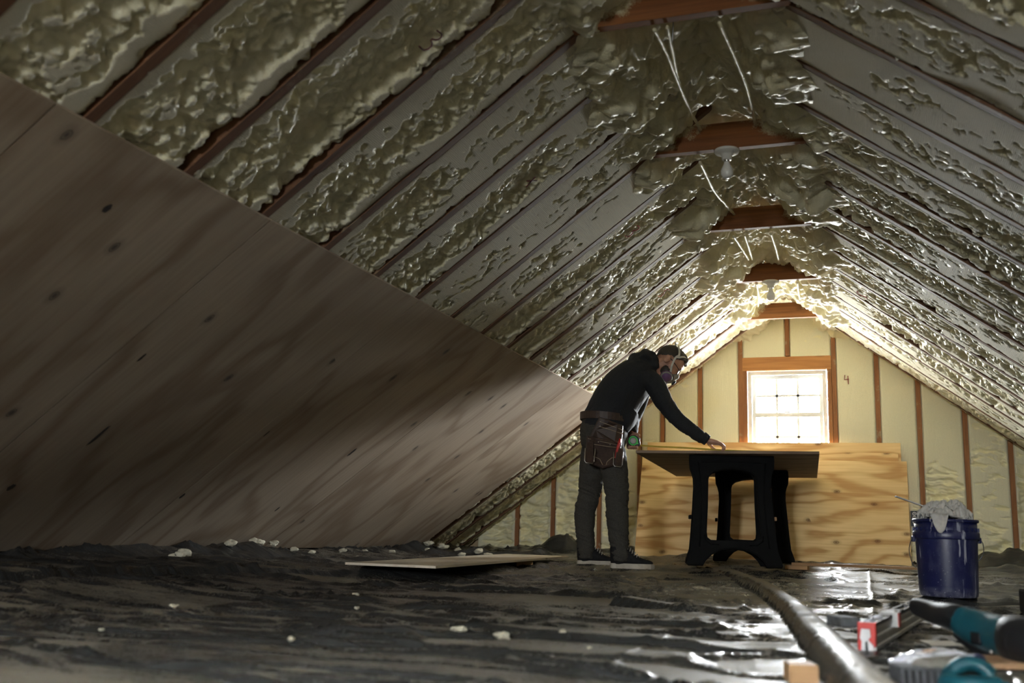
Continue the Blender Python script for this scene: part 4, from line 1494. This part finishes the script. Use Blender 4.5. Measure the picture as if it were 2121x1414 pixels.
# ------------------------------------------------------------------ bucket, rag and stirring stick
BXk, BYk = .372, 5.38
bz = fz(BXk, BYk, .12) - .003
bk = empty('bucket', (BXk, BYk, bz), YAW - .15)
tag(bk, 'blue plastic bucket streaked with white drips, holding a crumpled rag', 'bucket')
H = .368
lathe('body', [(0, .002), (.124, .0), (.130, .006), (.1335, .03), (.1415, H - .085), (.142, H - .060), (.142, H - .010), (.138, H - .010), (.130, .02), (0, .012)], 'bucket_blue', bk, 64)
lathe('collar', [(.1425, H - .094), (.150, H - .096), (.1525, H - .09), (.1525, H - .066), (.149, H - .060), (.1425, H - .052)], 'bucket_blue', bk, 64)
lathe('rim', [(.139, H - .014), (.148, H - .016), (.151, H - .011), (.151, H - .004), (.147, H), (.139, H - .001), (.137, H - .006), (.139, H - .014)], 'bucket_blue', bk, 64)
for k in range(28):
    a = 2 * math.pi * k / 28
    box('rib', (.1465 * math.cos(a), .1465 * math.sin(a), H - .050), (.010, .003, .018), 'bucket_blue', bk, Matrix.Rotation(a, 3, 'Z'))
for s in (-1, 1):
    box('handle_ear', (s * .152, 0, H - .098), (.016, .035, .028), 'bucket_blue', bk, None, .004)
tube('handle', spline([(.158, 0, H - .095), (.176, .02, H - .115), (.186, .07, H - .17), (.150, .130, H - .225), (.08, .172, H - .25), (0, .182, H - .255), (-.08, .172, H - .25), (-.130, .120, H - .225), (-.158, .07, H - .16), (-.160, .03, H - .115), (-.158, 0, H - .095)], 44).tolist(), .0022, 'steel', bk, 6)
# rag: a crumpled heap with one corner over the rim
n = 74
U, W_ = np.meshgrid(np.linspace(-1, 1, n), np.linspace(-1, 1, n), indexing='ij')
wx, wy = fbm(U * 3, W_ * 3, 201, 2) * .25, fbm(U * 3, W_ * 3, 205, 2) * .25
cr_ = np.abs(fbm((U + wx) * 3.2, (W_ + wy) * 3.2, 211, 3))
rad = np.hypot(U, W_)
Xc, Yc = U * .125, W_ * .115
Zc = H + .012 + .046 * np.clip(1 - rad ** 2.6, -.15, 1) * (.5 + 1.3 * np.clip(vn(U * 2.2 + 4, W_ * 2.2, 221) + .45, 0, 1)) + .085 * (.22 - cr_) * 1.5
# keep the sheet inside the rim
rr_ = np.hypot(Xc, Yc)
fac = np.minimum(1, .126 / np.maximum(rr_, 1e-5))
Xc, Yc = Xc * fac, Yc * fac
# one corner is pulled out and folded down over the rim at the front left
ang_ = np.arctan2(Yc, Xc)
w_ = np.exp(-((np.angle(np.exp(1j * (ang_ + 2.05)))) / .42) ** 2)
ext = sstep(.60, 1.25, rad) * w_
Rn = np.hypot(Xc, Yc)
Rt = Rn + ext * .048
Xc, Yc = Xc * Rt / np.maximum(Rn, 1e-5), Yc * Rt / np.maximum(Rn, 1e-5)
Zc = np.where(ext > .02, np.maximum(Zc * (1 - ext) + ext * (H + .012), H + .010) , Zc)
hang = np.clip(Rt - .150, 0, 1)
Zc = Zc - hang * 4.2 + .006 * cr_ * ext
f2 = np.minimum(1, .162 / np.maximum(Rt, 1e-5))
Xc, Yc = Xc * f2, Yc * f2
me = grid_mesh('rag', np.stack([Xc, Yc, Zc], -1))
rag = link('rag', me, 'cloth')
rag.location = (BXk, BYk, bz)
rag.rotation_euler = (0, 0, YAW)
so = rag.modifiers.new('thickness', 'SOLIDIFY')
so.thickness = .003
tag(rag, 'crumpled pale grey rag heaped on top of the blue bucket', 'rag')
st_ = box('stirring_stick', (0, 0, 0), (.27, .028, .006), 'grey_paint', None, None, .001)
st_.location = (.275, 5.47, bz + .435)
st_.rotation_euler = (0, math.radians(19), .22)
tag(st_, 'flat grey stirring stick slanting out of the blue bucket', 'stick')

# ------------------------------------------------------------------ pair of outlets on the gable stud
ob = empty('wall_outlet', (.425, WALL_Y - .012, .485))
tag(ob, 'dark double outlet box with two pale duplex sockets on the gable wall', 'outlet')
box('box', (0, 0, 0), (.105, .03, .13), 'outlet_box', ob, None, .003)
for sx in (-.024, .024):
    sk_ = box('socket', (sx, -.017, 0), (.034, .008, .105), 'outlet_box', ob, None, .002)
    for szz in (-.030, .006, .040):
        lathe('socket_ring', [(.010, 0), (.016, 0), (.016, .004), (.010, .004), (.010, 0)], 'white_plastic', sk_, 18, R90, (sx, -.021, szz))
        box('socket_slot', (sx, -.023, szz), (.006, .003, .008), 'white_plastic', sk_)

# ------------------------------------------------------------------ light fittings on the collar ties
for (x, y, z, lab) in ((-.579, RAFTER_Y0 + RAFTER_DY * 6 - .030, TIE_Z, 'white porcelain bulb holder with bare unlit bulb, the nearer of two under the roof ties'), (-.597, RAFTER_Y0 + RAFTER_DY * 12 - .030, TIE_Z, 'white porcelain bulb holder with bare unlit bulb, the farther one near the window')):
    fx = empty('light_fixture', (x, y, z))
    tag(fx, lab, 'light', 'bare bulb holders under the collar ties')
    lathe('lampholder', [(0, 0), (.060, 0), (.062, -.006), (.058, -.014), (.036, -.020), (.026, -.028), (.024, -.050), (.020, -.052), (0, -.052)], 'porcelain', fx, 36)
    lathe('screw', [(0, -.0195), (.004, -.0195), (.003, -.022), (0, -.0225)], 'steel', fx, 10, None, (.034, -.030, 0))
    bu = lathe('bulb', [(.013, -.050), (.0135, -.062), (.018, -.078), (.027, -.096), (.031, -.112), (.0295, -.128), (.022, -.140), (.010, -.146), (0, -.147)], 'bulb_glass', fx, 28)
    lathe('bulb_collar', [(.0145, -.050), (.0145, -.060), (.0135, -.062), (.0135, -.050)], 'steel', bu, 20)

# ------------------------------------------------------------------ cables looped between the ties, crusted with overspray
CABLES = [
    ([(-.682, 3.407, 2.139), (-.679, 3.627, 2.155), (-.694, 4.069, 2.194), (-.701, 4.454, 2.231), (-.702, 4.734, 2.27)], .0075, 'left foam-crusted cable running on from the nearest collar tie to the next'),
    ([(-.633, 3.407, 2.143), (-.655, 3.638, 2.164), (-.684, 3.904, 2.189), (-.698, 4.114, 2.208)], .0070, 'short foam-crusted cable joining the left one behind the nearest collar tie'),
    ([(-.441, 3.407, 2.13), (-.424, 3.786, 2.16), (-.417, 4.067, 2.185), (-.426, 4.466, 2.226), (-.439, 4.734, 2.265)], .0075, 'right-hand foam-crusted cable running on from the nearest collar tie'),
    ([(-.715, 4.734, 2.114), (-.73, 5.322, 2.171), (-.713, 5.648, 2.202), (-.695, 6.061, 2.25)], .008, 'pale crusted cable left of the nearer bulb, behind the second collar tie'),
    ([(-.709, 6.061, 2.118), (-.718, 6.682, 2.199), (-.735, 7.388, 2.293)], .008, 'leftmost of three pale cables behind the third collar tie'),
    ([(-.644, 6.061, 2.126), (-.68, 6.723, 2.208), (-.721, 7.388, 2.292)], .008, 'middle one of three pale cables behind the third collar tie'),
    ([(-.484, 6.061, 2.123), (-.501, 6.649, 2.192), (-.532, 7.388, 2.281)], .008, 'rightmost of three pale cables behind the third collar tie'),
    ([(-.702, 7.388, 2.146), (-.746, 7.997, 2.199), (-.819, 8.715, 2.263)], .009, 'pale cable left of the farther bulb'),
    ([(-.407, 7.388, 2.137), (-.431, 7.925, 2.193), (-.453, 8.715, 2.276)], .009, 'pale cable right of the farther bulb')]
for k, (pts, r, lab) in enumerate(CABLES):
    a = spline(pts, 40)
    a[:, 2] += .004 * vn(np.arange(40) * .7, np.zeros(40) + k, 301)
    rr_ = r * (1 + .5 * vn(np.arange(40) * .9, np.zeros(40) + k, 303))
    c_ = tube('electrical_cable', a.tolist(), rr_.tolist(), 'foam', None, 8)
    at_ = c_.data.attributes.new('raw', 'FLOAT', 'POINT')
    at_.data.foreach_set('value', np.ones(len(c_.data.vertices), np.float32))
    tag(c_, lab, 'cable', 'cables between the collar ties')
c_ = tube('pull_chain', [(-.605, 3.352, 2.30), (-.605, 3.358, 2.242), (-.632, 3.528, 2.217), (-.664, 3.672, 2.196)], .0022, 'black_plastic', None, 6)
tag(c_, 'thin dark pull chain hanging over the nearest collar tie', 'chain')

# ------------------------------------------------------------------ board lying on the floor, propped on a block
z1 = fz(-2.55, 6.9, .05)
fb = box('floor_board', (0, 0, 0), (2.75, .50, .012), 'pale_plywood', None)
fb.location = (-2.33, 6.05, .094)
fb.rotation_euler = (0, math.radians(-.2), math.radians(92))
tag(fb, 'long pale plywood offcut lying on the black sheeting behind a small block', 'board')
bk2 = box('wood_block', (0, 0, 0), (.11, .075, .058), 'offcut_wood', None, None, .002)
bk2.location = (-2.17, 6.48, .058)
bk2.rotation_euler = (0, 0, .5)
tag(bk2, 'small light wood block under the edge of the pale floor board', 'block')
sp_ = box('wood_strip', (0, 0, 0), (1.05, .045, .018), 'strip_wood', None)
sp_.location = (.02, 7.55, fz(.02, 7.55, .1) + .012)
sp_.rotation_euler = (0, 0, -.02)
tag(sp_, 'long thin wooden strip on the shiny sheeting left of the blue bucket', 'wood strip')
bk3 = box('wood_block', (0, 0, 0), (.155, .08, .028), 'strip_wood', None, None, .002)
bk3.location = (-.46, 7.42, fz(-.46, 7.42, .05) + .014)
bk3.rotation_euler = (0, 0, -.12)
tag(bk3, 'short flat wooden offcut at the left end of the thin strip', 'block')
bk4 = box('wood_block', (0, 0, 0), (.055, .07, .035), 'offcut_wood', None, None, .002)
bk4.location = (-.128, 2.10, fz(-.128, 2.10, .02) + .016)
bk4.rotation_euler = (0, 0, .25)
tag(bk4, 'tan wood block at the bottom of the picture, left of the big plastic fold', 'block')
bk5 = box('black_case', (0, 0, 0), (.20, .22, .10), 'black_plastic', None, None, .012)
bk5.location = (.715, 4.62, fz(.715, 4.62, .05) + .05)
bk5.rotation_euler = (0, 0, .3)
tag(bk5, 'black plastic case at the right edge beside the blue bucket', 'case')

# ------------------------------------------------------------------ spirit level
lx, ly = -.004, 2.735
dirx, diry = .187, 1.30
lv = empty('spirit_level', (lx, ly, fz(lx, ly, .03) - .001), -math.atan2(dirx, diry))
tag(lv, 'aluminium spirit level with red end cap lying on the sheeting beside the power saw', 'spirit level')
LEN = 1.20
Wd, Ht = .040, .062
prof = [(-Wd / 2, 0), (Wd / 2, 0), (Wd / 2, .008), (Wd / 2 - .004, .011), (Wd / 2 - .004, .022), (Wd / 2, .025), (Wd / 2, .033), (Wd / 2 - .004, .036), (Wd / 2 - .004, .046), (Wd / 2, .049), (Wd / 2, Ht - .004), (-Wd / 2, Ht - .004)]
bm = bmesh.new()
add_prism(bm, prof, .004, LEN, 'XZ')
obj('beam', bm, 'aluminium', lv)
bm = bmesh.new()
for y0, y1 in ((.0, .02), (.13, .16), (.30, .33), (.55, .62), (.9, .95), (1.18, LEN)):
    add_box(bm, (0, (y0 + y1) / 2, Ht), (Wd, y1 - y0, .010))
for s in (-1, 1):
    add_box(bm, (s * (Wd / 2 - .004), LEN / 2, Ht), (.008, LEN, .010))
obj('top_plate', bm, 'black_plastic', lv)
ec = prism('end_cap', [(-Wd / 2 - .002, -.001), (-Wd / 2 - .002, Ht + .006), (Wd / 2 + .002, Ht + .006), (Wd / 2 + .002, .012), (Wd / 2 - .012, -.001)], -.010, .006, 'red_plastic', lv, 'XZ', .002)
prism('cap_insert', [(-.014, -.0005), (-.012, .022), (-.016, .030), (-.012, .052), (.008, .052), (.010, .034), (.004, .026), (.016, .012), (.016, -.0005)], -.0135, -.009, 'white_plastic', ec, 'XZ')
prism('cap_insert', [(-.004, -.0005), (-.004, .020), (.002, .024), (.004, -.0005)], -.0145, -.0125, 'sponge_grey', ec, 'XZ')
vb = box('vial_block', (.012, .36, Ht - .008), (.046, .05, .040), 'grey_label', lv, None, .002)
box('vial_side', (.0356, .36, Ht - .008), (.002, .048, .038), 'red_plastic', vb)
box('vial', (.014, .345, Ht + .0145), (.026, .014, .010), 'white_plastic', vb, None, .003)
for yv_ in (.09, .24, .48):
    tube('vial_tube', [(-.012, yv_ - .03, Ht + .002), (.0, yv_, Ht + .004), (.012, yv_ + .03, Ht + .002)], .006, 'clear_blister', lv, 10)
sb = box('sanding_sponge', (0, 0, 0), (.055, .085, .026), 'sponge_grey', None, None, .004)
sb.location = (-.062, 2.83, fz(-.062, 2.83, .03) + .014)
sb.rotation_euler = (0, 0, .5)
tag(sb, 'dark grey sanding sponge on the floor left of the red level cap', 'sanding sponge')

# ------------------------------------------------------------------ reciprocating saw, teal and black
sw = empty('power_saw', (.2, 2.7, 0))
tag(sw, 'teal and black power saw with long rubber nose resting across the spirit level', 'power saw')
S = [V(.117, 2.96, .111), V(.165, 2.839, .103), V(.201, 2.725, .099), V(.229, 2.681, .089), V(.264, 2.619, .079), V(.29, 2.544, .076), V(.315, 2.468, .073), V(.35, 2.406, .070), V(.40, 2.31, .068), V(.45, 2.22, .07)]
for p in S:
    p -= V(.2, 2.7, 0)


def body(name, st, mat, parent, voxel=.004, n=18):
    bm = bmesh.new()
    limb(bm, st, n, (0, 0, 1))
    return fuse(name, bm, voxel, mat, parent, 3)


def P3(i, dz=0, dx=0, dy=0):
    return (S[i].x + dx, S[i].y + dy, S[i].z + dz)


body('nose_boot', [(*P3(0), .012, .013), (*P3(0, 0, .006, -.012), .020, .023), (*P3(1), .026, .029), (*P3(2, .002), .030, .034), (*P3(3, 0), .031, .036)], 'grip_rubber', sw)
body('motor_housing', [(*P3(2, .001, .004, -.02), .029, .034), (*P3(3), .034, .041), (*P3(4), .037, .046), (*P3(5), .036, .046), (*P3(6), .034, .04)], 'teal_plastic', sw)
body('rear_grip', [(*P3(5, .0), .036, .046), (*P3(5, .0, .012, -.02), .044, .053), (*P3(6), .046, .054), (*P3(7), .045, .052), (*P3(8), .043, .050), (*P3(9), .036, .042)], 'grip_rubber', sw)
for q in range(4):
    c = S[6].lerp(S[8], q / 3.)
    t_ = (S[8] - S[6]).normalized()
    R_ = t_.to_track_quat('Z', 'Y').to_matrix()
    lathe('grip_ring', [(.0455, -.004), (.0490, 0), (.0455, .004)], 'grip_rubber', sw, 28, R_, c)
t_ = (S[4] - S[3]).normalized()
side_ = V(-t_.y, t_.x, 0).normalized()
vn_ = S[4] - side_ * .034
vent = box('vent_plate', (vn_.x - .002, vn_.y - .004, vn_.z - .012), (.034, .008, .026), 'grip_rubber', sw, Matrix.Rotation(math.atan2(t_.y, t_.x), 3, 'Z'), .003)
bm = bmesh.new()
limb(bm, [(*P3(2, -.034), .010, .012), (*P3(3, -.044), .014, .014), (*P3(4, -.050), .016, .013), (*P3(5, -.050), .012, .012)], 10, (0, 0, 1))
obj('shoe_plate', bm, 'grip_rubber', sw, True)
lathe('screw', [(0, .004), (.0045, .004), (.0045, 0), (0, 0)], 'steel', sw, 10, Matrix.Rotation(math.radians(90), 3, 'X'), P3(5, -.030, -.035, -.025))

# ------------------------------------------------------------------ the clutter at the bottom edge
bt = empty('battery_pack', (.085, 2.165, fz(.085, 2.165, .03)), .30)
tag(bt, 'black ribbed battery pack lying at the bottom edge below the clear package', 'battery')
box('shell', (0, 0, .018), (.085, .075, .036), 'sponge_grey', bt, None, .006)
for q in range(6):
    box('rib', (-.034 + q * .0136, -.0385, .018), (.006, .005, .028), 'black_plastic', bt, None, .001)
pk = empty('blister_package', (.118, 2.275, fz(.118, 2.275, .04) + .002), .58)
tag(pk, 'clear plastic package with white card lying on the battery pack', 'package')
n = 26
U, W_ = np.meshgrid(np.linspace(-1, 1, n), np.linspace(-1, 1, n), indexing='ij')
Zp = .040 + .014 * (1 - U ** 4) * (1 - W_ ** 4) + .006 * fbm(U * 3, W_ * 3, 401, 3) + .010 * U
o = link('film', grid_mesh('film', np.stack([U * .072, W_ * .042, Zp], -1)), 'clear_blister', pk)
so = o.modifiers.new('thickness', 'SOLIDIFY')
so.thickness = .010
box('card', (.0, -.002, .052), (.07, .030, .003), 'white_plastic', pk, rxyz(0, -.12, 0), .001)
box('contents', (-.005, -.002, .0545), (.028, .016, .003), 'cardboard', pk, rxyz(0, -.12, 0), .001)
cn = empty('caulk_tube', (.15, 2.235, fz(.15, 2.235, .03) + .028), .95)
tag(cn, 'grey tube with dark blue cap lying among the tools at the bottom edge', 'tube')
RY = Matrix.Rotation(math.radians(90), 3, 'Y')
lathe('barrel', [(0, -.10), (.022, -.10), (.024, -.096), (.024, .072), (.020, .078), (0, .078)], 'mask_rubber', cn, 28, RY)
lathe('cap', [(.0225, .078), (.0225, .10), (.018, .106), (0, .107), (0, .078)], 'blue_cap', cn, 28, RY)
dr_ = empty('cordless_drill', (.185, 2.14, fz(.185, 2.14, .03)))
tag(dr_, 'teal cordless drill with arched handle lying at the bottom edge right of the tube', 'drill')
bm = bmesh.new()
limb(bm, [(-.055, -.01, .012, .013, .018), (-.040, .004, .036, .014, .018), (-.015, .012, .052, .015, .019), (.012, .014, .050, .015, .019), (.030, .008, .032, .016, .020), (.044, -.004, .014, .016, .020), (.052, -.03, .012, .016, .02)], 14, (0, 1, 0))
limb(bm, [(-.055, -.02, .014, .016, .022), (-.01, -.055, .016, .02, .024), (.04, -.04, .016, .02, .024)], 14, (0, 0, 1))
fuse('housing', bm, .004, 'teal_plastic', dr_, 3)
ck = lathe('chuck', [(0, -.03), (.020, -.03), (.021, -.026), (.021, -.004), (.0185, -.002), (.0185, .002), (.021, .004), (.021, .026), (.016, .032), (.008, .040), (0, .040)], 'steel', dr_, 32, Matrix.Rotation(.35, 3, 'Z') @ RY, (.060, .008, .022))
cbx = box('cardboard_piece', (0, 0, 0), (.13, .16, .012), 'cardboard', None, None, .002)
cbx.location = (.262, 2.46, fz(.262, 2.46, .05) + .007)
cbx.rotation_euler = (0, 0, .35)
tag(cbx, 'flat brown cardboard piece on the floor under the power saw', 'cardboard')
pt = box('putty_blade', (0, 0, 0), (.085, .10, .0016), 'steel', None)
pt.location = (.185, 3.02, fz(.185, 3.02, .06) + .006)
pt.rotation_euler = (.04, 0, .25)
tag(pt, 'thin steel plate lying on the dusty sheeting between the level and the saw', 'plate')

# ------------------------------------------------------------------ scraps of foam on the floor
SCR = [(-3.44, 4.55, .055), (-3.38, 4.38, .028), (-3.50, 5.05, .045), (-3.52, 5.35, .05), (-3.50, 5.5, .045), (-3.5, 5.75, .032), (-3.5, 5.98, .03), (-3.5, 6.4, .035), (-3.2, 6.05, .02), (-3.48, 6.7, .03), (-3.45, 7.1, .03),
       (-2.056, 2.695, .012), (-1.264, 2.098, .008), (-1.78, 2.063, .006), (-.885, 2.484, .016), (-1.04, 2.572, .014), (-.779, 2.671, .010), (-1.924, 3.643, .010), (-1.6, 3.05, .008), (-.62, 2.35, .006),
       (-3.05, 7.55, .04), (-2.98, 7.72, .05), (-2.92, 7.80, .035), (-3.35, 7.55, .035), (-3.5, 7.9, .05), (-3.48, 8.15, .06), (-3.42, 8.35, .05)]
for k, (x, y, r) in enumerate(SCR):
    r = r * (.62 if r > .018 else 1.)
    bm = bmesh.new()
    g = bmesh.ops.create_icosphere(bm, subdivisions=3, radius=1)
    for v_ in g['verts']:
        c = v_.co.copy()
        q = 1 + .9 * float(fbm(np.array(c.x * 1.6 + k * 3.1), np.array(c.y * 1.6 + c.z * 1.3), 501, 3))
        v_.co = Vector((c.x * r * 1.25 * q, c.y * r * q, c.z * r * .62 * q))
    lo_ = min(v_.co.z for v_ in bm.verts)
    o = obj('foam_scrap', bm, 'foam', None, True)
    at_ = o.data.attributes.new('raw', 'FLOAT', 'POINT')
    at_.data.foreach_set('value', np.zeros(len(o.data.vertices), np.float32) + (.2 if k < 11 or k > 19 else 0))
    o.location = (x, y, fz(x, y, .0) - lo_ - r * .08)
    o.rotation_euler = (0, 0, k * 1.3)
    ORD = 'first second third fourth fifth sixth seventh eighth ninth tenth eleventh'.split()
    grp = ('along the foot of the plywood wall', 'near the far corner by the floor board', 'among the small white crumbs on the open floor')
    g_i = 0 if k < 11 else 2 if k < 20 else 1
    mates = sorted((q for q in range(len(SCR)) if (0 if q < 11 else 2 if q < 20 else 1) == g_i), key=lambda q: (SCR[q][0] * _c + SCR[q][1] * _s) / (SCR[q][1] * _c - SCR[q][0] * _s))
    tag(o, 'pale foam scrap, %s from the left %s' % (ORD[mates.index(k)], grp[g_i]), 'foam scrap', 'foam scraps on the sheeting')

# ------------------------------------------------------------------ numbers scrawled on the trimmed foam
def digits(side, s, y, strokes, sz, mat):
    for pts in strokes:
        P = []
        for a_, b2 in spline(pts, 14) if len(pts) > 2 else pts:
            q = slope_pt(side, np.array(s - b2 * sz), np.array(y + a_ * sz), np.array(.0015))
            P.append((q[0] - RX, q[1] - 3, q[2] - RZ))
        tube('marker_stroke', P, .0032, mat, ceiling, 5)


THREE = [[(0, 1), (.5, 1.05), (.55, .75), (.2, .55), (.6, .4), (.5, 0), (0, -.05)]]
digits(-1, .96, 2.80, THREE, .075, 'marker_dark')
digits(-1, 1.01, 4.06, [[(0, 0), (.9, .5)], [(.3, .6), (.6, -.3)]], .07, 'marker_dark')
digits(-1, .81, 5.36, THREE, .085, 'marker_red')
digits(-1, .89, 6.66, [[(.6, 1), (.1, 1), (.05, .6), (.5, .5), (.5, .05), (0, 0)]], .08, 'marker_red')
digits(1, .81, 7.20, [[(0, .8), (.4, 1), (.6, .7), (.1, 0), (.7, 0)]], .08, 'marker_red')
for pts in ([(.0, 1), (-.1, .45), (.6, .5)], [(.45, .9), (.5, -.1)]):
    tube('marker_stroke', [(-.124 + a_ * .055 - RX, -.004, 1.665 + b2 * .075) for a_, b2 in pts], .0035, 'marker_red', wall_back, 5)

# unseen boards added outside the rafters' feet to stop light leaking in at the eaves
for x in (RX - S_FLOOR * CC - .03, RX + S_FLOOR * CC + .03):
    o = tag(box('light_stop_1' if x < 0 else 'light_stop_2', (x, (BACK_Y + WALL_Y) / 2, .16), (.03, WALL_Y - BACK_Y + .4, .5), 'subfloor_plywood'), kind='structure')
